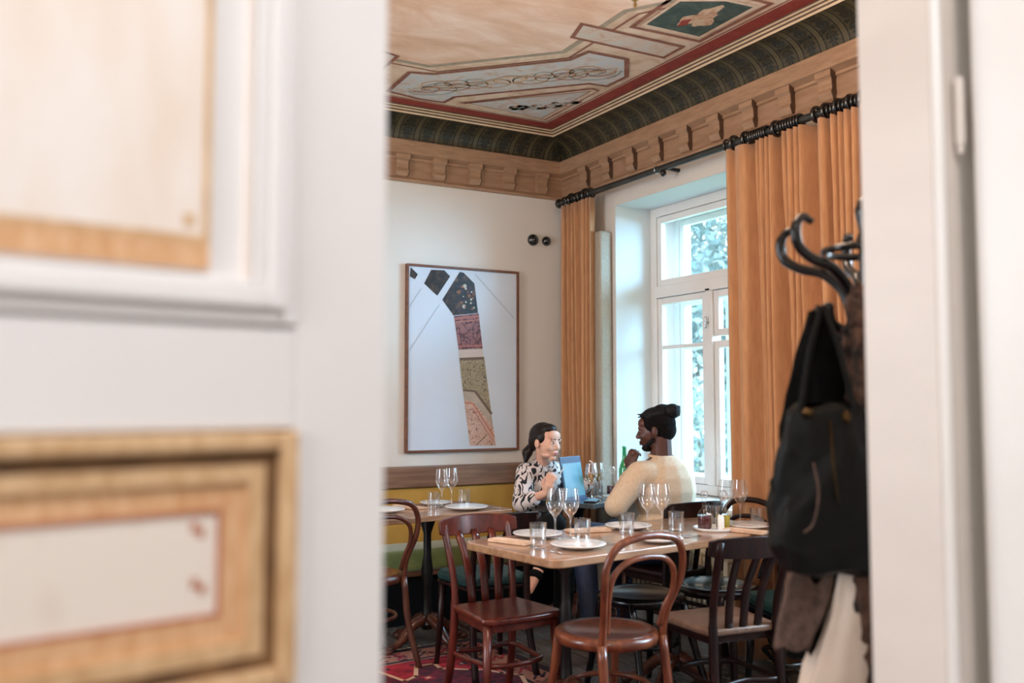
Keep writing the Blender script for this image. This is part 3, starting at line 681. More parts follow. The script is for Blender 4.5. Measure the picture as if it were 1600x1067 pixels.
pstroke((2.836, 2.205), (3.146, 1.913), 0.008, nk); pstroke((2.357, 1.959), (2.438, 2.084), 0.004, nk); pstroke((2.362, 1.68), (2.571, 1.983), 0.003, nk)
pstroke((2.682, 1.895), (2.866, 1.920), 0.014, nk+1); pstroke((2.711, 1.712), (2.893, 1.722), 0.010, nk+1); pstroke((2.684, 1.873), (2.870, 1.897), 0.006, nk+2)
pstroke((2.722, 1.625), (2.905, 1.636), 0.018, nk+3); pstroke((2.748, 1.418), (2.838, 1.412), 0.014, nk+3); pstroke((2.838, 1.412), (2.966, 1.258), 0.018, nk+3)
pstroke((2.76, 1.335), (2.822, 1.330), 0.012, nk+2); pstroke((2.822, 1.330), (2.985, 1.10), 0.012, nk+2); pstroke((2.815, 1.30), (2.98, 1.07), 0.006, nk+1)
pstroke((2.85, 1.05), (2.93, 1.12), 0.006, nk+3)
rnd = random.Random(5)
for k in range(34):
    x, z = rnd.uniform(2.70, 2.83), rnd.uniform(1.95, 2.12); rr = rnd.uniform(0.006, 0.016); n_ = rnd.randint(4, 7)
    o.add([(x-ox+rr*math.cos(2*PI*j/n_), -0.0252-0.0001*k*0.1, z-oz+rr*math.sin(2*PI*j/n_)) for j in range(n_)], [tuple(range(n_))], nk+4+(k % 3))
gl_ = mat('print_grey_line', (176, 180, 186), None); p_rose = mat('print_rose', (176, 104, 96), None); p_salm = mat('print_salmon_line', (190, 122, 100), None); p_brown = mat('print_brown', (112, 88, 70), None)
p_a = mat('print_grape', (64, 44, 62), None); p_b = mat('print_ivory', (190, 180, 160), None); p_c = mat('print_orange', (140, 84, 56), None)
o.build('print_motif', [am[k] for k in keys] + [gl_, p_rose, p_salm, p_brown, p_a, p_b, p_c], pr)

# bench
bn = thing('wall_bench', 'long upholstered wall bench with ochre back and olive green seat under the picture', 'bench', (1.0, 5.35, 0))
MB().box((-2.5, -0.10, 0), (2.48, 0.235, 0.30)).build('plinth', dark_base, bn)
MB().box((-2.5, -0.17, 0.30), (2.48, 0.235, 0.33)).build('seat_board', walnut, bn)
MB().box((-2.5, -0.20, 0.33), (2.47, 0.13, 0.46)).build('seat_cushion', green_up, bn, bevel=0.035, seg=4)
MB().box((-2.5, 0.12, 0.40), (2.47, 0.225, 0.80)).build('back_cushion', ochre_up, bn, bevel=0.02, seg=3)
MB().box((-2.5, 0.10, 0.80), (2.48, 0.24, 0.925)).build('back_rail', rail_wood, bn, bevel=0.004)

# ------------------------------------------------------------------ rug
ra, rb = 1.05, 1.5
rug = thing('persian_rug', 'red Persian rug with cream patterned border on the plank floor', 'rug', (1.49, 3.19, 0), math.radians(4))
o = MB().box((-ra, -rb, 0.001), (ra, rb, 0.012))
half = [(0.0, 1.20), (0.30, 1.20), (0.34, 0.98), (0.42, 1.02), (0.50, 1.17), (0.60, 1.165), (0.585, 1.07), (0.70, 0.97), (0.76, 0.93), (0.80, 0.84), (0.86, 0.76), (0.80, 0.62), (0.84, 0.45), (0.78, 0.30), (0.82, 0.0)]
outl = half + [(x, -y) for x, y in half[-2::-1]]; outl = outl + [(-x, y) for x, y in outl[-2:0:-1]]
o.add([(x, y, 0.0124) for x, y in outl], [tuple(range(len(outl)))], 1)
def pst(pts, wd, z, mi, closed=True):
    n = len(pts)
    for i in range(n if closed else n-1):
        a = Vector(pts[i]); b = Vector(pts[(i+1) % n]); d = (b-a).normalized(); nn = Vector((-d.y, d.x))*wd/2; a = a-d*wd/2; b = b+d*wd/2
        o.add([(q.x, q.y, z) for q in (a-nn, b-nn, b+nn, a+nn)], [(0, 1, 2, 3)], mi)
pst(outl, 0.022, 0.0128, 2)
rnd = random.Random(9)
def star(x, y, r, z, mi):
    o.add([(x+r*(1 if k % 2 else 0.45)*math.cos(PI*k/4), y+r*(1 if k % 2 else 0.45)*math.sin(PI*k/4), z) for k in range(8)], [tuple(range(8))], mi)
for k in range(150):
    x, y = rnd.uniform(-0.8, 0.8), rnd.uniform(-1.2, 1.2); r = rnd.uniform(0.02, 0.05); star(x, y, r, 0.0130+k*0.000004, rnd.choice((3, 4, 3, 5, 2, 4))); star(x, y, r*0.45, 0.0138+k*0.000004, rnd.choice((2, 2, 3)))
for sx in (-1, 1):
    for k in range(22):
        y = -1.32 + k*0.126; x0 = sx*(ra-0.125)
        pst([(x0-0.05, y-0.03), (x0+0.01, y+0.035), (x0+0.01, y-0.02), (x0+0.055, y+0.03)], 0.013, 0.0132, 3 if k % 2 else 4, False)
for sy in (-1, 1):
    for k in range(15):
        x = -0.88 + k*0.126; y0 = sy*(rb-0.125)
        pst([(x-0.03, y0-0.05), (x+0.035, y0+0.01), (x-0.02, y0+0.01), (x+0.03, y0+0.055)], 0.013, 0.0132, 3 if k % 2 else 4, False)
pm = [rug_mat(ra, rb), mat('rug_navy_pile', (48, 16, 34), (112, 22, 38), 26, rough=0.95), mat('rug_cream_pile', (204, 156, 124), (214, 172, 142), 40, rough=0.95), mat('rug_red_pile', (142, 28, 42), (160, 36, 50), 40, rough=0.95), mat('rug_dark_pile', (34, 22, 34), (48, 28, 42), 40, rough=0.95), mat('rug_rose_pile', (168, 70, 74), (184, 88, 88), 40, rough=0.95)]
o.build('pile', pm, rug)
o = MB(); rnd = random.Random(2)
for k in range(420):
    x = -ra + 2*ra*k/419; o.tube([(x, rb, 0.006), (x+rnd.uniform(-0.01, 0.01), rb+rnd.uniform(0.03, 0.05), 0.003)], 0.0018, 4)
fo = o.build('fringe', mat('fringe_wool', (178, 160, 132), None), rug); fo['kind'] = 'stuff'

# ------------------------------------------------------------------ chairs
def slat_chair(name, label, m_, loc, rot, seat_m=None, top=0.83, rail_h=0.088, padded=False, group='wooden restaurant chairs'):
    t_ = thing(name, label, 'chair', loc, rot, group); SZ = 0.46
    bw, fw_, dp = 0.165, 0.195, 0.17
    # seat
    pts = [(-bw, -dp), (bw, -dp), (fw_, dp-0.03), (fw_-0.03, dp+0.005), (0, dp+0.018), (-fw_+0.03, dp+0.005), (-fw_, dp-0.03)]
    if padded:
        MB().prism(pts, SZ-0.035, SZ-0.02).build('seat_frame', m_, t_, bevel=0.004)
        MB().prism(pts, SZ-0.02, SZ+0.03).build('seat', seat_m, t_, bevel=0.018, seg=3)
    else:
        MB().prism(pts, SZ-0.028, SZ).build('seat', seat_m or m_, t_, smooth='auto', bevel=0.010, seg=3)
        MB().prism([(x*0.90, y*0.88) for x, y in pts], SZ-0.060, SZ-0.026).build('seat_frame', m_, t_, bevel=0.004)
    for s in (-1, 1):
        x = s*(bw-0.015)
        o = MB(); path = spline([(x*1.12, -dp-0.075, 0), (x*1.04, -dp-0.02, 0.22), (x, -dp-0.002, SZ), (x*1.02, -dp-0.02, 0.60), (x*1.12, -dp-0.085, top-0.02)], 5)
        o.tube(path, [0.018]*6+[0.019]*5+[0.016]*10, 8); o.build('rear_leg', m_, t_, smooth=True)
        o = MB(); o.tube([(s*(fw_-0.03), dp-0.035, SZ-0.03), (s*(fw_-0.022), dp-0.025, 0.22), (s*(fw_-0.010), dp-0.005, 0)], [0.020, 0.017, 0.013], 8); o.build('front_leg', m_, t_, smooth=True)
    # curved top rail
    n = 14; vs = []; W = 0.20
    for i in range(n+1):
        u = -1+2*i/n; x = W*u; y = -dp-0.105 + 0.055*u*u; tt = 0.010
        zt = top - 0.012*u*u; zb = top-rail_h + 0.006*u*u
        if abs(u) > 0.93: zt -= 0.008; zb += 0.008
        vs += [(x, y-tt, zb), (x, y+tt, zb), (x, y+tt-0.01, zt), (x, y-tt-0.01, zt)]
    fs = []
    for i in range(n):
        a = i*4
        for k in range(4): fs.append((a+k, a+(k+1) % 4, a+4+(k+1) % 4, a+4+k))
    fs += [(3, 2, 1, 0), (n*4, n*4+1, n*4+2, n*4+3)]
    MB().add(vs, fs).build('top_rail', m_, t_, smooth='auto', bevel=0.004)
    for k, u in enumerate((-0.40, 0.0, 0.40)):
        x = u*0.2; o = MB(); 
        o.tube(spline([(x*0.85, -dp+0.012, SZ-0.01), (x*0.95, -dp-0.02, 0.62), (x*1.1, -dp-0.098+0.04*u*u, top-rail_h+0.02)], 4), 0.020, 8, sy=0.32); o.build('back_slat', m_, t_, smooth=True)
    o = MB(); o.tube(spline([(-bw+0.02, -dp-0.012, 0.25), (-fw_*0.72, 0.02, 0.25), (-fw_*0.6, dp-0.07, 0.25), (0, dp-0.045, 0.25), (fw_*0.6, dp-0.07, 0.25), (fw_*0.72, 0.02, 0.25), (bw-0.02, -dp-0.012, 0.25), (0, -dp+0.01, 0.25)], 5, True), 0.010, 8, True, sy=1.2)
    o.build('stretcher_ring', m_, t_, smooth=True)
    return t_
def bent_chair(name, label, m_, loc, rot, seat_m=None, top=0.85, hoop=True, group='wooden restaurant chairs', cat='chair'):
    t_ = thing(name, label, cat, loc, rot, group); SZ = 0.46; R = 0.20
    MB().lathe([(0.001, SZ-0.004), (R*0.72, SZ-0.006), (R*0.80, SZ+0.002), (R-0.012, SZ+0.004), (R-0.02, SZ-0.03), (0.001, SZ-0.03)], (0, 0, 0), 36).build('seat', seat_m or m_, t_, smooth=True)
    MB().lathe([(R-0.014, SZ+0.003), (R, SZ-0.004), (R+0.004, SZ-0.018), (R, SZ-0.038), (R-0.016, SZ-0.042), (R-0.02, SZ-0.02), (R-0.014, SZ+0.003)], (0, 0, 0), 36).build('seat_rim', m_, t_, smooth=True)
    for s in (-1, 1):
        o = MB(); o.tube(spline([(s*0.145, 0.115, SZ-0.02), (s*0.155, 0.135, 0.3), (s*0.185, 0.185, 0)], 4), [0.019]*4+[0.016]*4+[0.013], 10); o.build('front_leg', m_, t_, smooth=True)
        o = MB(); o.tube(spline([(s*0.15, -0.155, SZ-0.01) if hoop else (s*0.145, -0.12, SZ-0.02), (s*0.16, -0.19, 0.22), (s*0.19, -0.26, 0)], 4), [0.018]*4+[0.016]*4+[0.013], 10); o.build('rear_leg', m_, t_, smooth=True)
    if hoop:
        H = top
        pth = spline([(-0.15, -0.155, SZ-0.02), (-0.155, -0.172, SZ+0.08), (-0.185, -0.215, H-0.19), (-0.188, -0.232, H-0.10), (-0.145, -0.248, H-0.028), (-0.06, -0.255, H-0.004), (0, -0.256, H), (0.06, -0.255, H-0.004), (0.145, -0.248, H-0.028), (0.188, -0.232, H-0.10), (0.185, -0.215, H-0.19), (0.155, -0.172, SZ+0.08), (0.15, -0.155, SZ-0.02)], 5)
        MB().tube(pth, 0.0145, 10).build('back_hoop', m_, t_, smooth=True)
        pth = spline([(-0.130, -0.158, SZ+0.03), (-0.140, -0.178, SZ+0.10), (-0.158, -0.205, H-0.22), (-0.148, -0.222, H-0.14), (-0.09, -0.234, H-0.092), (0, -0.238, H-0.080), (0.09, -0.234, H-0.092), (0.148, -0.222, H-0.14), (0.158, -0.205, H-0.22), (0.140, -0.178, SZ+0.10), (0.130, -0.158, SZ+0.03)], 5)
        MB().tube(pth, 0.0115, 10).build('inner_hoop', m_, t_, smooth=True)
    MB().tube([(0.165*math.cos(a), 0.165*math.sin(a)-0.005, 0.245) for a in [2*PI*k/30 for k in range(30)]], 0.0105, 8, True).build('stretcher_ring', m_, t_, smooth=True)
    return t_
G = 'wooden restaurant chairs'
slat_chair('slat_back_chair', 'red-brown slat-back chair facing the camera at the left end of the long table', redbrown, (1.955, 3.555, 0.0), rz(0.05, -1), group=G)
bent_chair('bentwood_chair', 'honey brown double-hoop bentwood chair in the foreground with its back to the camera', honey, (2.12, 3.03, 0), rz(-0.08, 1), midbrown, group=G)
slat_chair('slat_back_chair', 'very dark slat-back chair with worn tan seat on the near side of the long table', dkbrown, (2.635, 2.96, 0), rz(0.12, 1), seat_cane, group=G)
bent_chair('round_stool', 'low black lacquered round seat tucked under the middle of the long table', blackwood, (2.66, 3.52, 0), 0, hoop=False, group=None, cat='stool')
bent_chair('bentwood_chair', 'dark bentwood chair with pale shiny round seat at the window end of the long table', dkbrown, (3.10, 3.50, 0), rz(-1, -0.05), mat('pale_glossy_seat', (120, 140, 146), (140, 158, 162), 8, rough=0.15, coat=0.6), group=G)
slat_chair('slat_back_chair', 'dark chair with teal padded seat half hidden behind the hanging coats', blackwood, (3.11, 2.98, 0), rz(0.45, 1), teal_up, padded=True, group=G)
bent_chair('bentwood_chair', 'dark brown bentwood chair at the far left beside the edge of the open door', midbrown, (1.70, 4.60, 0), rz(-0.1, 1), honey, group=G)
slat_chair('slat_back_chair', 'slat-back chair with teal seat standing behind the red-brown chair at the rear left table', dkbrown, (2.20, 4.22, 0), rz(0.0, 1), teal_up, padded=True, top=0.81, group=G)
slat_chair('curved_back_chair', 'dark brown wide-backed chair the man sits on beside the window', dkbrown, (3.20, 4.02, 0), rz(-0.05, 1), rail_h=0.14, top=0.83, group=G)

# ------------------------------------------------------------------ tables
def rrect(a, b, r, n=5):
    pts = []
    for cx, cy, s in ((a-r, b-r, 0), (-a+r, b-r, 1), (-a+r, -b+r, 2), (a-r, -b+r, 3)):
        for k in range(n+1): t_ = PI/2*(s+k/n); pts.append((cx+r*math.cos(t_), cy+r*math.sin(t_)))
    return pts
def pedestal(t_, x, y, h, foot_m, ang=0, nf=4, L=0.26):
    o = MB(); o.lathe([(0.001, h-0.012), (0.12, h-0.010), (0.12, h), (0.001, h)], (x, y, 0), 16); o.lathe([(0.028, 0.10), (0.045, 0.13), (0.028, 0.18), (0.022, 0.3), (0.034, 0.42), (0.022, 0.5), (0.022, h-0.10), (0.05, h-0.02), (0.05, h-0.01)], (x, y, 0), 14)
    o.build('column', black_metal, t_, smooth='auto')
    for k in range(nf):
        a = ang + 2*PI*k/nf; c_, s_ = math.cos(a), math.sin(a)
        o = MB(); o.tube(spline([(x+0.02*c_, y+0.02*s_, 0.16), (x+0.10*c_, y+0.10*s_, 0.13), (x+0.18*c_, y+0.18*s_, 0.06), (x+L*c_, y+L*s_, 0.028)], 5), [0.030]*5+[0.026]*5+[0.020]*5+[0.022], 8)
        o.ell((x+L*c_, y+L*s_, 0.022), (0.032, 0.032, 0.022)); o.build('foot', foot_m, t_, smooth=True)
A8 = math.radians(8); TZ = 0.75
lt = thing('long_dining_table', 'long rounded oak dining table set for guests in the middle of the room', 'table', (2.545, 3.40, 0), A8)
MB().prism(rrect(0.735, 0.31, 0.05), TZ-0.034, TZ).build('tabletop', oak, lt, smooth='auto', bevel=0.005, seg=3)
for x in (-0.40, 0.27): pedestal(lt, x, 0.02, TZ-0.034, footwood, 0.3)
st_ = thing('side_dining_table', 'oak dining table in front of the wall bench at the rear left', 'table', (1.90, 4.715, 0), math.radians(6))
MB().prism(rrect(0.62, 0.27, 0.04), TZ-0.030, TZ).build('tabletop', oak, st_, smooth='auto', bevel=0.004, seg=3)
pedestal(st_, 0.22, 0.0, TZ-0.03, footwood, 0.15); pedestal(st_, -0.42, 0.0, TZ-0.03, footwood, 0.15)
A24 = math.radians(24); e1 = Vector((math.cos(A24), math.sin(A24))); e2 = Vector((-math.sin(A24), math.cos(A24)))
pc = Vector((3.05, 4.485)) + e1*0.25 + e2*0.26
pt = thing('small_square_table', 'small dark square table between the woman and the man by the window', 'table', (pc.x, pc.y, 0), A24)
MB().prism(rrect(0.25, 0.26, 0.006), TZ-0.028, TZ).build('tabletop', dark_top, pt, bevel=0.003)
pedestal(pt, 0, 0, TZ-0.028, footwood, 0.4, L=0.24)

# ------------------------------------------------------------------ tableware
def ty(x, y): return (x, y, TZ)
wg_prof = [(0.001, 0.002), (0.034, 0.002), (0.033, 0.004), (0.008, 0.008), (0.0042, 0.016), (0.004, 0.085), (0.010, 0.098), (0.026, 0.115), (0.037, 0.138), (0.039, 0.155), (0.036, 0.180), (0.0305, 0.215)]
WG = []
def wineglass(x, y, label, scale=1.0, wine=False, group='wine glasses'):
    t_ = thing('wine_glass', label, 'wine glass', (x, y, TZ), 0, group)
    MB().lathe([(r*scale, z*scale) for r, z in wg_prof[6:]], (0, 0, 0), 24).build('bowl', glass_m, t_, smooth=True)
    MB().lathe([(r*scale, z*scale) for r, z in wg_prof[:7]], (0, 0, 0), 20).build('stem', glass_m, t_, smooth=True)
    if wine: MB().lathe([(0.001, 0.098*scale), (0.024*scale, 0.116*scale), (0.0345*scale, 0.138*scale), (0.036*scale, 0.150*scale), (0.001, 0.150*scale)], (0, 0, 0), 20).build('wine', wine_m, t_, smooth='auto')
def tumbler(x, y, label, r=0.036, h=0.092, water=True, group='tumblers', fill=0.35):
    t_ = thing('tumbler', label, 'glass', (x, y, TZ), 0, group)
    MB().lathe([(0.001, 0.002), (r*0.92, 0.002), (r, h), (r-0.003, h), (r*0.92-0.003, 0.012), (0.001, 0.012)], (0, 0, 0), 24).build('glass_body', glass_m, t_, smooth='auto')
def plate(x, y, label, r=0.12, group='white plates', z=0.0):
    o = MB().lathe([(0.001, 0.004), (r*0.5, 0.003), (r*0.55, 0.001), (r*0.6, 0.004), (r*0.98, 0.016), (r, 0.019), (r*0.99, 0.021), (r*0.62, 0.009), (0.001, 0.008)], (0, 0, 0), 36).build('plate', porcelain, smooth=True)
    o.location = (x, y, TZ+z); tag(o, label, 'plate', group)
def napkin(x, y, rot, label):
    t_ = thing('folded_napkin', label, 'napkin', (x, y, TZ), rot, 'folded napkins')
    MB().box((-0.045, -0.10, 0.001), (0.045, 0.10, 0.010)).build('cloth', napkin_m, t_, bevel=0.003)
    MB().box((-0.043, -0.098, 0.010), (0.02, 0.098, 0.015)).build('cloth_fold', napkin_m, t_, bevel=0.002)
def cutlery(kind, x, y, rot, label, z=0.0):
    t_ = thing(kind, label, kind, (x, y, TZ+z), rot, 'cutlery')
    o = MB(); o.tube([(0, -0.09, 0.004), (0, 0.0, 0.005), (0, 0.04, 0.005)], [0.006, 0.004, 0.004], 8, sy=0.4); o.build('handle', steel, t_, smooth=True)
    o = MB()
    if kind == 'fork':
        o.tube([(0, 0.035, 0.004), (0, 0.055, 0.004)], [0.004, 0.012], 8, sy=0.3)
        for k in (-1, 0, 1): o.tube([(k*0.008, 0.053, 0.004), (k*0.009, 0.095, 0.006)], 0.0022, 6)
        o.build('tines', steel, t_, smooth=True)
    else:
        o.tube([(0, 0.035, 0.004), (0.002, 0.07, 0.004), (0, 0.115, 0.004)], [0.006, 0.010, 0.003], 8, sy=0.2); o.build('blade', steel, t_, smooth=True)
# long table, left place setting
napkin(1.935, 3.45, A8+0.25, 'folded pinkish napkin at the left corner of the long table')
plate(2.115, 3.545, 'white plate behind the left tumbler on the long table, far left setting', 0.11)
tumbler(1.995, 3.34, 'tumbler nearest the left corner of the long table')
wineglass(2.150, 3.455, 'left wine glass of the pair at the left end of the long table', 1.02)
wineglass(2.210, 3.425, 'right wine glass of the pair at the left end of the long table', 1.02)
tumbler(2.235, 3.37, 'tumbler right of the wine glass pair at the left end of the long table')
plate(2.105, 3.205, 'large white plate in front at the left end of the long table', 0.115)
cutlery('knife', 2.265, 3.225, A8+0.2, 'steel knife right of the front left plate on the long table'); cutlery('fork', 1.950, 3.20, A8, 'steel fork left of the front left plate on the long table')
# middle setting
napkin(2.40, 3.575, A8+1.2, 'folded napkin on the far edge of the long table left of the middle plate')
plate(2.62, 3.56, 'white plate behind the middle wine glasses of the long table', 0.11)
tumbler(2.515, 3.43, 'tumbler left of the middle wine glasses on the long table')
wineglass(2.635, 3.435, 'left wine glass of the middle pair on the long table', 1.02); wineglass(2.695, 3.405, 'right wine glass of the middle pair on the long table', 1.02)
tumbler(2.745, 3.365, 'tumbler right of the middle wine glasses on the long table')
plate(2.49, 3.17, 'white plate seen inside the hoop of the foreground bentwood chair', 0.105)
cutlery('fork', 2.655, 3.215, A8+1.2, 'steel fork between the middle front plate and the condiment tray'); cutlery('knife', 2.62, 3.24, A8+1.3, 'steel knife beside the fork near the condiment tray')
# condiments
tray = MB().lathe([(0.001, 0.003), (0.085, 0.003), (0.095, 0.014), (0.098, 0.014), (0.088, 0.0), (0.001, 0.0)], (0, 0, 0), 30).build('serving_tray', porcelain, smooth=True); tray.location = (2.945, 3.335, TZ); tag(tray, 'round white tray under the oil and vinegar bottles', 'tray')
def cruet(x, y, liq, label, z=0.004, tz=TZ, sc=1.0, group='carafes'):
    t_ = thing('cruet_bottle', label, 'bottle', (x, y, tz+z), 0, group); s_ = sc
    MB().lathe([(0.001, 0.001), (0.030*s_, 0.001), (0.033*s_, 0.008), (0.033*s_, 0.065*s_), (0.026*s_, 0.082*s_), (0.012*s_, 0.096*s_), (0.011*s_, 0.125*s_), (0.016*s_, 0.138*s_), (0.013*s_, 0.140*s_)], (0, 0, 0), 22).build('glass_body', thin_glass, t_, smooth=True)
    MB().lathe([(0.001, 0.003), (0.0295*s_, 0.003), (0.0322*s_, 0.009), (0.0322*s_, 0.064*s_), (0.001, 0.064*s_)], (0, 0, 0), 22).build('liquid', liq, t_, smooth='auto')
    o = MB(); o.lathe([(0.009*s_, 0.125*s_), (0.010*s_, 0.142*s_), (0.020*s_, 0.158*s_), (0.012*s_, 0.175*s_), (0.001, 0.178*s_)], (0, 0, 0), 16); o.build('stopper', glass_m, t_, smooth=True)
cruet(2.905, 3.355, vinegar, 'red vinegar bottle on the white tray of the long table'); cruet(3.000, 3.335, oil_m, 'golden oil bottle on the white tray of the long table')
for x, y, lab in ((2.948, 3.375, 'white salt mill standing behind between the oil and vinegar bottles'), (2.955, 3.300, 'small white pepper mill in front between the oil and vinegar bottles')):
    t_ = thing('spice_mill', lab, 'mill', (x, y, TZ+0.004), 0, 'spice mills')
    MB().lathe([(0.001, 0.0), (0.016, 0.0), (0.016, 0.055), (0.011, 0.068), (0.001, 0.07)], (0, 0, 0), 16).build('body', porcelain, t_, smooth='auto')
    MB().lathe([(0.006, 0.068), (0.008, 0.09), (0.004, 0.10), (0.001, 0.12)], (0, 0, 0), 12).build('crank', black_metal, t_, smooth=True)
plate(3.13, 3.30, 'white plate at the right end of the long table near the coats', 0.11)
wineglass(3.125, 3.455, 'left wine glass of the right-hand pair before the curtain', 1.0); wineglass(3.195, 3.43, 'right wine glass of the right-hand pair before the curtain', 1.0)
tumbler(3.045, 3.455, 'tumbler right of the golden oil bottle'); tumbler(3.215, 3.335, 'tumbler at the right end of the long table next to the coats', 0.034, 0.085)
napkin(3.02, 3.20, A8+0.2, 'folded napkin in front of the right plate on the long table')
# side table
wineglass(2.23, 4.79, 'left wine glass on the rear left table', 1.0); wineglass(2.31, 4.83, 'right wine glass on the rear left table', 1.0)
tumbler(2.155, 4.74, 'left tumbler on the rear left table'); tumbler(2.375, 4.80, 'right tumbler on the rear left table')
plate(2.30, 4.62, 'white plate near the front right corner of the rear left table', 0.12); plate(2.24, 4.90, 'white plate at the back of the rear left table behind the glasses', 0.09); plate(1.86, 4.72, 'white plate at the edge of the open door on the rear left table', 0.11)
napkin(2.05, 4.83, 0.3, 'reddish folded napkin beside the left tumbler on the rear left table'); cutlery('knife', 2.455, 4.64, 0.2, 'steel knife right of the plate on the rear left table')
# small table by the window
PZ = TZ
def on(u, v_): q = Vector((3.05, 4.485)) + e1*u + e2*v_; return q.x, q.y
tb = thing('tablet_computer', 'tablet computer propped up in a blue cover on the small dark table', 'tablet', (3.085, 4.722, TZ), A24)
Mt = Matrix.Rotation(math.radians(-10), 4, 'X').to_3x3()
MB().obox((0, 0.022, 0.133), 0.112, 0.0045, 0.130, Mt).build('cover', tablet_dk, tb, bevel=0.003)
MB().obox((0.0, 0.0135, 0.123), 0.103, 0.0012, 0.100, Mt).build('screen', screen_m, tb)
MB().obox((0.0, 0.10, 0.06), 0.06, 0.003, 0.085, Matrix.Rotation(math.radians(38), 4, 'X').to_3x3()).build('stand_flap', tablet_dk, tb)
MB().box((-0.11, -0.02, 0.001), (0.11, 0.05, 0.007)).build('base_strip', tablet_dk, tb)
x, y = on(0.255, 0.17); wineglass(x, y, 'left glass of white wine right beside the tablet', 1.0, True, 'glasses of white wine')
x, y = on(0.345, 0.18); wineglass(x, y, 'right glass of white wine, further from the tablet', 1.0, True, 'glasses of white wine')
x, y = on(0.41, 0.215); tumbler(x, y, 'water tumbler right of the wine glasses on the small dark table', 0.034, 0.10)
x, y = on(0.455, 0.14); cruet(x, y, vinegar, 'carafe of red vinegar behind the man\'s arm on the small table', 0.0, sc=1.05)
x, y = on(0.35, 0.075); plate(x, y, 'small white plate on the small dark table near the man\'s elbow', 0.065)
q = on(0.13, 0.09); o = MB(); o.box((-0.037, -0.075, 0.001), (0.037, 0.075, 0.009)); ph = thing('smartphone', 'dark smartphone lying flat in front of the tablet', 'phone', (q[0], q[1], TZ), A24-1.2)
o.build('phone_body', black_gloss, ph, bevel=0.003); MB().box((-0.034, -0.070, 0.009), (0.034, 0.070, 0.0095)).build('phone_screen', screen_m, ph)
x, y = on(0.462, 0.055); gb = thing('green_bottle', 'green glass water bottle on the small table by the window', 'bottle', (x, y, TZ))
MB().lathe([(0.001, 0.001), (0.034, 0.002), (0.036, 0.01), (0.036, 0.17), (0.028, 0.20), (0.014, 0.235), (0.012, 0.30), (0.014, 0.302), (0.014, 0.315), (0.001, 0.315)], (0, 0, 0), 22).build('bottle_body', green_glass, gb, smooth=True)
MB().lathe([(0.037, 0.07), (0.0372, 0.13)], (0, 0, 0), 22).build('bottle_label', porcelain, gb, smooth=True)

# ------------------------------------------------------------------ people
def head_parts(o, c, M, hs=1.0, man=False):
    c = Vector(c)
    def P(p): return c + M @ (Vector(p)*hs)
    def el(p, r): o.ell(P(p), tuple(k*hs for k in r), M, 16, 10)
    el((0, -0.018, 0.030), (0.074, 0.094, 0.086)); el((0, 0.022, -0.010), (0.064, 0.072, 0.085)); el((0, 0.022, -0.058), (0.050, 0.056, 0.042))
    el((0, 0.058, -0.092), (0.024, 0.024, 0.020)); el((0, 0.062, 0.045), (0.052, 0.030, 0.035))
    for s in (-1, 1):
        el((s*0.034, 0.060, -0.026), (0.024, 0.024, 0.022)); el((s*0.026, 0.083, 0.022), (0.022, 0.010, 0.007))
        el((s*0.077, -0.006, -0.005), (0.010, 0.019, 0.031)); el((s*0.010, 0.090, -0.033), (0.0075, 0.009, 0.007))
        el((s*0.030, 0.030, -0.075), (0.022, 0.035, 0.016))
    o.cap(P((0, 0.081, 0.014)), P((0, 0.099 if not man else 0.101, -0.027)), 0.008*hs, (0.0095 if not man else 0.013)*hs)
    el((0, 0.081, -0.056), (0.024, 0.012, 0.008)); el((0, 0.080, -0.068), (0.020, 0.012, 0.008)); el((0, 0.060, -0.045), (0.038, 0.026, 0.035))
    return P
def hand(o, wrist, direc, palm_n, curl, s=1.0, thumb_side=1, spread=0.0):
    """palm, four bent fingers and a thumb"""
    d = Vector(direc).normalized(); n = Vector(palm_n); n = (n - d*n.dot(d)).normalized(); b = d.cross(n).normalized()*thumb_side
    w0 = Vector(wrist); pc_ = w0 + d*0.05*s
    M = Matrix((b, d, n)).transposed()
    o.ell(pc_, (0.040*s, 0.050*s, 0.016*s), M, 14, 8); o.cap(w0, w0+d*0.05*s, 0.024*s, 0.026*s)
    for i, (off, L) in enumerate(((0.030, 0.070), (0.011, 0.080), (-0.009, 0.075), (-0.028, 0.060))):
        p = w0 + d*0.088*s + b*off*s; dd = (d + b*spread*(off*12)).normalized(); a = 0
        for seg, k in enumerate((0.45, 0.32, 0.23)):
            a += curl*(0.55 if seg == 0 else 1.0)*(1 + 0.12*i)
            q = p + (dd*math.cos(a) + n*math.sin(a))*L*k*s; r = (0.0088-0.0010*seg)*s; o.cap(p, q, r, r*0.92, 10); p = q
    p = w0 + d*0.025*s + b*0.028*s; q = p + (d*0.6 + b*0.55 + n*0.35).normalized()*0.042*s; o.cap(p, q, 0.0125*s, 0.0105*s, 10)
    o.cap(q, q + (d*0.8 - b*0.05 + n*0.5).normalized()*0.032*s, 0.0102*s, 0.0085*s, 10)
eye_dim = mat('eye_white_dim', (120, 104, 96), (130, 114, 104), 5, rough=0.3)
def eyes(P, M, root, body, hs=1.0, white=None):
    for s in (-1, 1):
        o = MB(); o.ell(P((s*0.029, 0.0800, 0.004)), (0.0120*hs, 0.0085*hs, 0.0060*hs), M, 12, 8); e = o.build('eye', white or eye_w, body, smooth=True)
        o = MB(); o.ell(P((s*0.029+0.001, 0.0865, 0.004)), (0.0066*hs, 0.0035*hs, 0.0058*hs), M, 10, 6); o.build('iris', iris_m, e, smooth=True)
def fmat(f, u=(0, 0, 1)):
    f = Vector(f).normalized(); u = Vector(u); r = f.cross(u).normalized(); u = r.cross(f).normalized()
    return Matrix((r, f, u)).transposed()

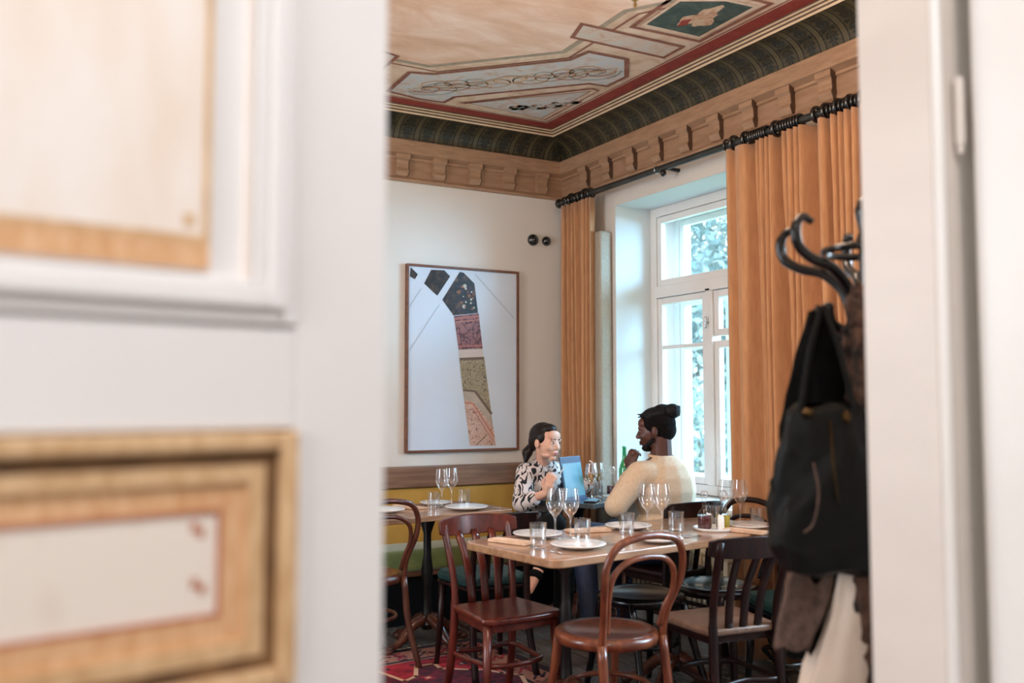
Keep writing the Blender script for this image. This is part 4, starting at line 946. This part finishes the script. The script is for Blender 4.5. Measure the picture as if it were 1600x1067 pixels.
# --- the woman on the bench
wr = thing('seated_woman', 'person with a dark ponytail and black and white patterned blouse sitting on the bench', 'person', (3.0, 5.1, 0))
wr.name = 'person'
wl = Vector((3.0, 5.1, 0))
def wp(*p): return tuple(Vector(p) - wl)
Mw = fmat((0.27, -0.95, -0.06), (0.02, -0.05, 1)); hc = wp(2.953, 4.845, 1.095)
o = MB(); PW = head_parts(o, hc, Mw, 0.98)
o.cap(Vector(hc) + Mw @ Vector((0, -0.025, -0.05)), wp(2.985, 4.925, 0.955), 0.046, 0.050)
# torso under the clothes
o.ell(wp(3.02, 5.0, 0.82), (0.13, 0.10, 0.17)); o.ell(wp(3.02, 5.06, 0.62), (0.14, 0.11, 0.14)); o.cap(wp(2.90, 4.965, 0.915), wp(3.13, 4.98, 0.915), 0.05, 0.05)
shR, elR, wrR = wp(2.885, 4.975, 0.905), wp(2.795, 4.865, 0.735), wp(2.865, 4.70, 0.805)
shL, elL, wrL = wp(3.155, 4.985, 0.905), wp(3.295, 5.02, 0.785), wp(3.340, 4.925, 0.830)
o.cap(shR, elR, 0.042, 0.036); o.cap(elR, wrR, 0.036, 0.024); o.cap(shL, elL, 0.042, 0.036); o.cap(elL, wrL, 0.036, 0.024)
hand(o, wrR, (0.12, -0.25, 0.9), (0.75, 0.4, 0.1), 0.75, 0.92, 1)
hand(o, wrL, (0.05, -0.30, 0.9), (-0.8, 0.1, 0.2), 0.45, 0.92, -1, 0.5)
hipR, hipL = wp(2.90, 5.00, 0.56), wp(3.08, 5.02, 0.56)
kA, aA, tA = wp(2.775, 4.47, 0.655), wp(2.655, 4.44, 0.42), wp(2.575, 4.40, 0.325)
kB, aB, tB = wp(2.86, 4.48, 0.55), wp(2.86, 4.52, 0.10), wp(2.84, 4.38, 0.04)
o.cap(hipL, kA, 0.085, 0.055); o.cap(kA, aA, 0.05, 0.032); o.cap(hipR, kB, 0.085, 0.055); o.cap(kB, aB, 0.05, 0.034)
o.cap(aA, tA, 0.032, 0.024); o.cap(aB, tB, 0.032, 0.024)
for k in range(5):
    d_ = (Vector(tA)-Vector(aA)).normalized(); sd = Vector((0.6, -0.7, 0)).normalized()
    p = Vector(tA) + sd*(k-2)*0.009; o.cap(p, p + d_*(0.028-0.003*k), 0.008-0.0008*k, 0.006, 8)
wb = o.blob('body', skin_w, 0.0042, 5, wr)
eyes(PW, Mw, wr, wb, 0.98)
o = MB(); o.ell(PW((0, 0.0915, -0.058)), (0.019, 0.003, 0.0045), Mw); o.ell(PW((0, 0.0905, -0.066)), (0.016, 0.003, 0.005), Mw); o.build('lips', lip_m, wb, smooth=True)
for s in (-1, 1):
    o = MB(); o.cap(PW((s*0.016, 0.092, 0.026)), PW((s*0.045, 0.080, 0.028)), 0.0038, 0.0026); o.build('eyebrow', hair_w, wb, smooth=True)
# blouse
o = MB(); o.ell(wp(3.02, 4.99, 0.83), (0.155, 0.118, 0.165)); o.ell(wp(3.02, 5.03, 0.68), (0.165, 0.125, 0.12)); o.cap(wp(2.90, 4.965, 0.900), wp(3.14, 4.985, 0.900), 0.068, 0.068)
o.cap(wp(2.985, 4.93, 0.945), wp(3.01, 4.96, 0.92), 0.062, 0.09)
eR2 = Vector(elR)+(Vector(wrR)-Vector(elR))*0.45
o.cap(shR, elR, 0.064, 0.062); o.cap(elR, eR2, 0.062, 0.050); o.cap(shL, elL, 0.064, 0.056); o.cap(elL, Vector(elL)+(Vector(wrL)-Vector(elL))*0.6, 0.056, 0.046)
o.ell(wp(2.845, 4.93, 0.80), (0.055, 0.07, 0.10)); o.ell(wp(3.02, 5.0, 0.60), (0.17, 0.13, 0.05))
wbl = o.blob('blouse', blouse_m, 0.008, 5, wr)
# collar of the blouse
o = MB()
for s in (-1, 1): o.tube(spline([wp(2.985+s*0.050, 4.955, 0.985), wp(2.985+s*0.048, 4.905, 0.968), wp(2.990+s*0.018, 4.868, 0.915)], 4), [0.012]*4+[0.018]*4+[0.010], 8, sy=0.5)
o.build('collar', blouse_m, wbl, smooth=True)
# trousers
o = MB(); o.ell(wp(3.0, 5.06, 0.575), (0.17, 0.14, 0.115)); o.cap(hipL, kA, 0.100, 0.070); o.cap(kA, Vector(kA)+(Vector(aA)-Vector(kA))*0.86, 0.068, 0.050); o.cap(hipR, kB, 0.100, 0.072); o.cap(kB, Vector(aB)+Vector((0, 0, 0.03)), 0.068, 0.055)
o.blob('trousers', trouser_b, 0.010, 4, wr)
# strappy shoes
o = MB(); d_ = (Vector(tA)-Vector(aA)); m_ = Vector(aA)+d_*0.25; o.tube([m_ - d_*0.08, m_ + d_*0.22], 0.040, 12)
o.cap(Vector(aA)+d_*0.1+Vector((0.03, 0.03, -0.02)), Vector(tA)+Vector((0.01, 0.01, -0.02)), 0.014, 0.010); o.build('shoe', trouser_b, wr, smooth=True)
o = MB(); o.cap(Vector(aB)+Vector((0, 0.02, -0.065)), Vector(tB)+Vector((0, -0.03, -0.005)), 0.034, 0.028); o.build('shoe', trouser_b, wr, smooth=True)
# hair, swept back into a low ponytail
o = MB()
def we(p, r): o.ell(PW(p), tuple(k*0.98 for k in r), Mw, 18, 12)
we((0, -0.030, 0.036), (0.081, 0.096, 0.088)); we((0, 0.012, 0.085), (0.056, 0.056, 0.034)); we((-0.0, -0.075, 0.0), (0.066, 0.052, 0.065)); we((0.052, -0.015, 0.030), (0.032, 0.055, 0.045)); we((-0.052, -0.015, 0.030), (0.032, 0.055, 0.045))
o.cap(PW((0.0, -0.115, -0.02)), PW((0.035, -0.125, -0.075)), 0.022, 0.034); o.cap(PW((0.035, -0.125, -0.075)), PW((0.055, -0.115, -0.125)), 0.034, 0.014)
o.blob('hair', hair_w, 0.006, 3, wr)
sty = MB(); hp = Vector(wrR)+Vector((0.045, -0.045, 0.075)); sty.cap(hp+Vector((-0.03, 0.02, -0.06)), hp+Vector((0.035, -0.02, 0.075)), 0.004, 0.003)
sp = sty.build('stylus', porcelain, None, smooth=True); sp.location = wl; tag(sp, 'thin pale stylus held in the woman\'s raised hand', 'stylus')

# --- the man by the window
mr = thing('person', 'person with tied-up black hair and cream sweater seated with their back to the camera', 'person', (3.2, 4.05, 0))
ml = Vector((3.2, 4.05, 0))
def mp(*p): return tuple(Vector(p) - ml)
Mm = fmat((-0.72, 0.69, -0.10), (-0.05, 0.02, 1)); hm = mp(3.175, 4.065, 1.185)
o = MB(); PM = head_parts(o, hm, Mm, 0.96, True)
o.cap(Vector(hm) + Mm @ Vector((0, -0.03, -0.04)), mp(3.205, 4.05, 1.03), 0.056, 0.062)
o.ell(mp(3.2, 4.04, 0.88), (0.17, 0.12, 0.18)); o.ell(mp(3.2, 4.04, 0.64), (0.16, 0.13, 0.17)); o.cap(mp(3.07, 4.02, 0.94), mp(3.32, 4.05, 0.92), 0.05, 0.05)
msL, meL, mwL = mp(3.035, 4.02, 0.955), mp(2.885, 4.03, 0.795), mp(3.095, 4.18, 0.955)
msR, meR, mwR = mp(3.345, 4.05, 0.925), mp(3.42, 4.27, 0.775), mp(3.36, 4.46, 0.775)
o.cap(msL, meL, 0.052, 0.044); o.cap(meL, mwL, 0.044, 0.028); o.cap(msR, meR, 0.052, 0.044); o.cap(meR, mwR, 0.044, 0.028)
hand(o, mwL, (0.03, -0.12, 0.75), (0.75, 0.30, 0.1), 0.75, 0.95, 1)
hand(o, mwR, (-0.5, 0.8, 0), (0, 0, -1), 0.25, 1.0, 1)
mhL, mhR = mp(3.11, 4.08, 0.56), mp(3.29, 4.08, 0.56)
mkL, maL, mtL = mp(2.905, 4.38, 0.60), mp(2.86, 4.22, 0.10), mp(2.80, 4.34, 0.04)
mkR, maR, mtR = mp(3.22, 4.50, 0.58), mp(3.22, 4.40, 0.10), mp(3.18, 4.53, 0.04)
for a, b, c_, d_ in ((mhL, mkL, maL, mtL), (mhR, mkR, maR, mtR)):
    o.cap(a, b, 0.09, 0.062); o.cap(b, c_, 0.056, 0.038); o.cap(c_, d_, 0.036, 0.028)
mb = o.blob('body', skin_m, 0.0048, 3, mr)
eyes(PM, Mm, mr, mb, 0.96, eye_dim)
o = MB(); o.ell(PM((0, 0.0915, -0.057)), (0.022, 0.004, 0.006), Mm); o.ell(PM((0, 0.0905, -0.069)), (0.019, 0.004, 0.007), Mm); o.build('lips', lip_d, mb, smooth=True)
# short beard along the jaw
o = MB(); o.ell(PM((0, 0.050, -0.094)), (0.034, 0.036, 0.022), Mm)
for s in (-1, 1): o.cap(PM((s*0.060, 0.012, -0.050)), PM((s*0.030, 0.060, -0.090)), 0.013, 0.016)
o.blob('beard', hair_m, 0.006, 3, mr)
# sweater
o = MB(); o.ell(mp(3.205, 4.02, 0.86), (0.190, 0.140, 0.20)); o.ell(mp(3.205, 4.02, 0.66), (0.180, 0.150, 0.14)); o.cap(mp(3.065, 4.02, 0.945), mp(3.325, 4.04, 0.930), 0.085, 0.085); o.ell(mp(3.205, 4.03, 1.0), (0.10, 0.085, 0.045))
o.cap(msL, meL, 0.074, 0.062); o.cap(meL, Vector(meL)+(Vector(mwL)-Vector(meL))*0.85, 0.060, 0.042); o.cap(msR, meR, 0.074, 0.062); o.cap(meR, mwR, 0.058, 0.040)
msw = o.blob('sweater', knit, 0.008, 5, mr)
o = MB(); nb = Vector(mp(3.205, 4.045, 1.045)); o.tube([tuple(nb + Vector((0.066*math.cos(a), 0.066*math.sin(a), 0.006*math.sin(a)))) for a in [2*PI*k/20 for k in range(20)]], 0.010, 8, True); o.build('collar', knit, msw, smooth=True)
# jeans and shoes
o = MB(); o.ell(mp(3.2, 4.07, 0.555), (0.18, 0.15, 0.10))
for a, b, c_ in ((mhL, mkL, maL), (mhR, mkR, maR)): o.cap(a, b, 0.104, 0.078); o.cap(b, c_, 0.072, 0.052)
o.blob('jeans', denim, 0.010, 4, mr)
for a, b in ((maL, mtL), (maR, mtR)):
    o = MB(); o.cap(Vector(a)+Vector((0, -0.02, -0.055)), Vector(b)+Vector((0, 0.05, 0.0)), 0.045, 0.036); o.build('shoe', black_metal, mr, smooth=True)
# hair: shaved sides, locks tied into a bun
o = MB()
def me_(p, r): o.ell(PM(p), r, Mm, 18, 12)
me_((0, -0.024, 0.034), (0.0765, 0.097, 0.088)); me_((0, -0.055, 0.0), (0.068, 0.066, 0.066)); 
o.blob('cropped_hair', mat('cropped_black_hair', (12, 9, 9), (20, 15, 14), 60, rough=0.9, spec=0.15), 0.006, 2, mr)
o = MB(); me_((0, -0.02, 0.092), (0.066, 0.080, 0.042)); me_((0, -0.110, 0.100), (0.046, 0.046, 0.042)); me_((0, -0.055, 0.118), (0.045, 0.050, 0.028)); me_((0, 0.045, 0.088), (0.040, 0.028, 0.022))
rnd = random.Random(4)
for k in range(16):
    a = -1.2+2.4*k/15
    o.cap(PM((0.060*math.sin(a), 0.045*math.cos(a), 0.078)), PM((0.03*math.sin(a), -0.06, 0.130)), 0.010, 0.010, 8)
for k in range(10):
    a = 2*PI*k/10; o.cap(PM((0.034*math.cos(a), -0.110+0.034*math.sin(a), 0.078)), PM((0.036*math.cos(a+0.6), -0.114+0.036*math.sin(a+0.6), 0.120)), 0.011, 0.010, 8)
o.cap(PM((0.02, 0.055, 0.09)), PM((0.03, 0.092, 0.082)), 0.008, 0.004, 8); o.cap(PM((-0.01, 0.06, 0.095)), PM((-0.015, 0.088, 0.102)), 0.008, 0.004, 8)
o.blob('tied_locks', hair_m, 0.005, 1, mr)

# ------------------------------------------------------------------ coat stand and what hangs on it
cs = thing('coat_stand', 'black bentwood coat stand with curled hooks just inside the doorway', 'coat stand', (1.755, 1.452, 0), math.atan2(0.489, -0.872))
o = MB(); o.lathe([(0.001, 0.25), (0.020, 0.26), (0.022, 1.30), (0.018, 1.50), (0.024, 1.52), (0.018, 1.56), (0.018, 1.70), (0.026, 1.72), (0.016, 1.74), (0.022, 1.77), (0.026, 1.79), (0.018, 1.815), (0.001, 1.83)], (0, 0, 0), 16); o.build('pole', blackwood, cs, smooth='auto')
for k in range(6):
    a = 2*PI*k/6 + 0.40; c_, s_ = math.cos(a), math.sin(a)
    def rp(r, z): return (r*c_, r*s_, z)
    o = MB(); o.tube(spline([rp(0.03, 1.44), rp(0.034, 1.52), rp(0.055, 1.60), (rp(0.10, 1.648)), rp(0.16, 1.668), rp(0.198, 1.695), rp(0.205, 1.735), rp(0.186, 1.760), rp(0.160, 1.752)], 5), [0.0125]*20+[0.012]*12+[0.010]*6+[0.008]*3, 10); o.build('upper_hook', blackwood, cs, smooth=True)
    o = MB(); o.tube(spline([rp(0.02, 1.40), rp(0.04, 1.46), rp(0.075, 1.505), rp(0.108, 1.525), rp(0.118, 1.555)], 4), [0.011]*12+[0.012]*5, 10); o.ell(rp(0.118, 1.558), 0.014); o.build('lower_hook', blackwood, cs, smooth=True)
o = MB(); o.tube([(0.095*math.cos(a), 0.095*math.sin(a), 0.34) for a in [2*PI*k/32 for k in range(32)]], 0.008, 8, True); o.build('lower_ring', blackwood, cs, smooth=True)
o = MB(); o.tube([(0.095*math.cos(a), 0.095*math.sin(a), 1.695) for a in [2*PI*k/32 for k in range(32)]], 0.009, 8, True)
o.build('brace_ring', blackwood, cs, smooth=True)
for k in range(4):
    a = 2*PI*k/4 + 0.35; o = MB(); o.tube(spline([(0.02*math.cos(a), 0.02*math.sin(a), 0.62), (0.045*math.cos(a), 0.045*math.sin(a), 0.5), (0.15*math.cos(a), 0.15*math.sin(a), 0.30), (0.20*math.cos(a), 0.20*math.sin(a), 0.12), (0.26*math.cos(a), 0.26*math.sin(a), 0.0)], 5), 0.0135, 10)
    o.build('leg', blackwood if k else footwood, cs, smooth=True)

def cloth(name, m_, secs, parent=None, n=40, seed=1, solid=0.0, wr_=1.0):
    """hanging cloth: secs = (cx, cy, z, half width, half depth, fold amplitude, folds)"""
    rnd = random.Random(seed); ph = [rnd.random()*6.28 for _ in range(6)]
    pts = []; dense = []
    for i in range(len(secs)-1):
        for k in range(6):
            t_ = k/6; t_ = t_; dense.append([a+(b-a)*(t_*t_*(3-2*t_)) for a, b in zip(secs[i], secs[i+1])])
    dense.append(list(secs[-1]))
    for j, (cx, cy, z, hw_, hd, am_, nf) in enumerate(dense):
        for k in range(n):
            a = 2*PI*k/n
            f = 1 + am_*math.sin(nf*a+ph[0]+z*3) + am_*0.6*math.sin(nf*1.7*a//1*0+nf*2*a+ph[1]-z*7)
            f += 0.04*wr_*math.sin(3*a+z*40+ph[2])*math.sin(z*23+ph[3])
            e = 0.8; ca, sa = math.cos(a), math.sin(a)
            lx = hw_*f*math.copysign(abs(ca)**e, ca); ly = hd*f*math.copysign(abs(sa)**e, sa)
            pts.append((cx + lx*(-0.872) + ly*0.489, cy + lx*0.489 + ly*0.872, z + 0.006*math.sin(5*a+ph[4])))
    fs = []; m = len(dense)
    for j in range(m-1):
        for k in range(n): fs.append((j*n+k, j*n+(k+1) % n, (j+1)*n+(k+1) % n, (j+1)*n+k))
    fs += [tuple(range(n)), tuple(range((m-1)*n, m*n))[::-1]]
    return MB().add(pts, fs).build(name, m_, parent, smooth=True)
# bag
bg_ = thing('leather_bag', 'black soft leather bag hanging by its straps from the coat stand', 'bag', (0, 0, 0), 0)
cloth('bag_body', leather, [(1.560,1.410,1.340,0.070,0.022,0.04,5),(1.561,1.410,1.325,0.082,0.036,0.07,5),(1.562,1.410,1.24,0.100,0.050,0.09,5),(1.567,1.410,1.12,0.128,0.066,0.08,4),(1.570,1.408,1.04,0.136,0.070,0.05,4),(1.572,1.408,0.995,0.118,0.060,0.03,4),(1.572,1.408,0.985,0.07,0.03,0.0,4)], bg_, 64, 3, wr_=1.2)
bl = Vector((1.562, 1.410, 0)); rt = Vector((-0.872, 0.489, 0)); fr_ = Vector((-0.489, -0.872, 0))
hk = bl + Vector((0.03, -0.01, 1.545))
def bp(u, v_, z): return tuple(bl + rt*u + fr_*v_ + Vector((0, 0, z)))
for (u, v_, uu, z_) in ((0.065, 0.02, 0.012, 1.31), (-0.060, 0.02, -0.004, 1.31), (0.050, -0.02, 0.006, 1.31)):
    o = MB(); o.tube(spline([bp(u, v_, z_-0.03), bp(u*0.9, v_, z_+0.02), bp(uu*1.5+0.3*u, v_, 1.46), bp(uu, v_*0.5, 1.535), bp(uu, 0, 1.552)], 4), 0.009, 8, sy=0.5); o.build('strap', leather, bg_, smooth=True)
o = MB(); pf = [bp(0.045, 0.050, 1.22), bp(0.040, 0.064, 1.16), bp(0.055, 0.075, 1.10), bp(0.075, 0.076, 1.08)]; o.tube(spline(pf, 4), 0.0022, 6); o.build('piping', coat_brown, bg_, smooth=True)
o = MB(); o.tube([bp(0.004, 0.040, 1.31), bp(0.006, 0.058, 1.22), bp(0.002, 0.070, 1.14)], 0.003, 6, sy=0.4); o.build('zip', bronze, bg_, smooth=True)
o = MB(); o.ell(bp(0.052, 0.042, 1.325), (0.012, 0.012, 0.010)); o.ell(bp(-0.03, 0.040, 1.315), (0.009, 0.009, 0.014)); o.build('strap_ring', bronze, bg_, smooth=True)
# coats
def coat(name, label, m_, secs, cat, seed): 
    o = cloth(name, m_, secs, None, 48, seed); return tag(o, label, cat)
coat('black_coat', 'black wool coat hanging behind the leather bag on the coat stand', coat_black, [(1.60,1.46,1.545,0.02,0.02,0.1,3),(1.605,1.465,1.44,0.05,0.03,0.1,4),(1.62,1.465,1.30,0.090,0.04,0.1,4),(1.66,1.47,1.0,0.10,0.045,0.10,5),(1.66,1.48,0.78,0.095,0.04,0.12,5)], 'coat', 5)
coat('knitted_jacket', 'grey-brown knitted jacket with a dangling sleeve below the leather bag', coat_brown, [(1.640,1.500,1.10,0.03,0.02,0.1,3),(1.605,1.490,1.00,0.050,0.028,0.15,4),(1.575,1.485,0.92,0.052,0.026,0.18,4),(1.550,1.490,0.86,0.046,0.024,0.18,4),(1.535,1.495,0.815,0.040,0.022,0.12,4)], 'jacket', 8)
coat('cream_raincoat', 'pale cream raincoat hanging below the leather bag near the door lining', coat_cream, [(1.695,1.40,1.30,0.02,0.015,0.05,3),(1.680,1.41,1.05,0.045,0.03,0.12,3),(1.658,1.42,0.90,0.064,0.04,0.14,3),(1.625,1.43,0.72,0.100,0.05,0.12,3),(1.62,1.44,0.50,0.13,0.06,0.10,4),(1.61,1.44,0.30,0.13,0.06,0.10,4)], 'coat', 11)
fc = coat('fur_coat', 'shaggy brown fur coat hanging on the pole side of the coat stand', fur_m, [(1.665,1.395,1.60,0.016,0.016,0.1,3),(1.655,1.392,1.50,0.030,0.03,0.15,5),(1.660,1.387,1.30,0.040,0.04,0.15,5),(1.668,1.385,1.0,0.045,0.04,0.15,6),(1.680,1.380,0.70,0.050,0.04,0.15,6),(1.705,1.375,0.45,0.052,0.04,0.15,6)], 'coat', 13)
dt = bpy.data.textures.new('fur_lumps', 'CLOUDS'); dt.noise_scale = 0.02
md = fc.modifiers.new('sub', 'SUBSURF'); md.levels = 2; md.render_levels = 2
md = fc.modifiers.new('disp', 'DISPLACE'); md.texture = dt; md.strength = 0.03; md.texture_coords = 'LOCAL'

# ------------------------------------------------------------------ chandelier (its lowest tip is in view)
ch = thing('chandelier', 'brass chandelier whose lowest tip shows at the top edge of the picture', 'chandelier', (1.66, 2.20, 0))
MB().lathe([(0.001, 2.532), (0.004, 2.536), (0.006, 2.545), (0.003, 2.552), (0.012, 2.560), (0.024, 2.575), (0.034, 2.588), (0.030, 2.600), (0.012, 2.612), (0.010, 2.66), (0.03, 2.70), (0.012, 2.74), (0.006, 2.78), (0.006, 3.18), (0.05, 3.20), (0.06, 3.22)], (0, 0, 0), 18).build('stem', brass, ch, smooth=True)
for k in range(6):
    a = 2*PI*k/6+0.3; o = MB(); o.tube(spline([(0.01*math.cos(a), 0.01*math.sin(a), 2.68), (0.12*math.cos(a), 0.12*math.sin(a), 2.635), (0.22*math.cos(a), 0.22*math.sin(a), 2.68), (0.24*math.cos(a), 0.24*math.sin(a), 2.74)], 5), 0.006, 8); o.lathe([(0.001, 0), (0.03, 0.004), (0.035, 0.012)], (0.24*math.cos(a), 0.24*math.sin(a), 2.74), 12); ao = o.build('arm', brass, ch, smooth=True)
    o = MB(); o.lathe([(0.012, 0), (0.011, 0.08), (0.001, 0.085)], (0.24*math.cos(a), 0.24*math.sin(a), 2.745), 10); o.build('candle_tube', porcelain, ao, smooth=True)

# ------------------------------------------------------------------ garden outside
def leafmat(name, a, b):
    t = NT(name); t.set(0.6); v = t.coord('Object'); t.base(t.ramp(t.noise(v, 1.4, 3), [(0.35, srgb(*a)), (0.65, srgb(*b))]))
    t.p.inputs['Transmission Weight'].default_value = 0.0
    return t.m
LM = [leafmat('leaves_blue_green', (96, 124, 128), (140, 162, 164)), leafmat('leaves_light_green', (128, 152, 150), (176, 192, 190))]
struct(MB().box((4.3, -10, -1.3), (40, 40, -1.2)).build('floor_outside', mat('lawn', (110, 140, 90), (140, 166, 110), 2, rough=0.9))).name = 'trim_40'
def tree(x, y, base, cz, r, n, label, mi, seed):
    t_ = thing('garden_tree', label, 'tree', (x, y, base)); rnd = random.Random(seed)
    o = MB(); o.tube(spline([(0, 0, 0), (0.05, 0.03, (cz-base)*0.5), (0, 0, cz-base)], 4), [0.18]*4+[0.13]*4+[0.08], 10)
    for k in range(5):
        a = k*1.3; o.cap((0, 0, (cz-base)*0.6), (math.cos(a)*r*0.5, math.sin(a)*r*0.5, cz-base+0.2*k), 0.06, 0.02)
    o.build('trunk', mat('bark', (90, 80, 70), (120, 108, 96), 8, rough=0.9), t_, smooth=True)
    o = MB(); blobs = [(rnd.uniform(-1, 1)*r*0.6, rnd.uniform(-1, 1)*r*0.6, cz-base+rnd.uniform(-1, 1)*r*0.9, rnd.uniform(0.3, 0.5)*r) for _ in range(16)]
    for k in range(n):
        bx_, by_, bz_, br = blobs[k % 16]; d = Vector((rnd.gauss(0, 1), rnd.gauss(0, 1), rnd.gauss(0, 1))).normalized()*br*(rnd.random()**0.35)
        c_ = Vector((bx_, by_, bz_)) + d; u = Vector((rnd.gauss(0, 1), rnd.gauss(0, 1), rnd.gauss(0, 1))).normalized(); v_ = u.cross(Vector((rnd.gauss(0, 1), rnd.gauss(0, 1), rnd.gauss(0, 1)))).normalized(); s = rnd.uniform(0.05, 0.10)
        o.add([c_-u*s, c_+v_*s*0.5, c_+u*s, c_-v_*s*0.5], [(0, 1, 2, 3)])
    f = o.build('foliage', LM[mi], t_); f['kind'] = 'stuff'
tree(9.6, 12.0, -1.2, 2.4, 2.6, 8500, 'nearest garden tree seen through the left window sash', 0, 1)
tree(11.6, 12.9, -1.2, 2.9, 2.8, 8500, 'garden tree seen through the middle of the window', 1, 2)
tree(13.4, 17.2, -1.2, 4.4, 4.4, 10000, 'tall tree furthest back behind the other garden trees', 1, 3)
tree(8.6, 9.9, -1.2, 0.2, 1.5, 2600, 'low bushy tree at the bottom of the window view', 1, 4)
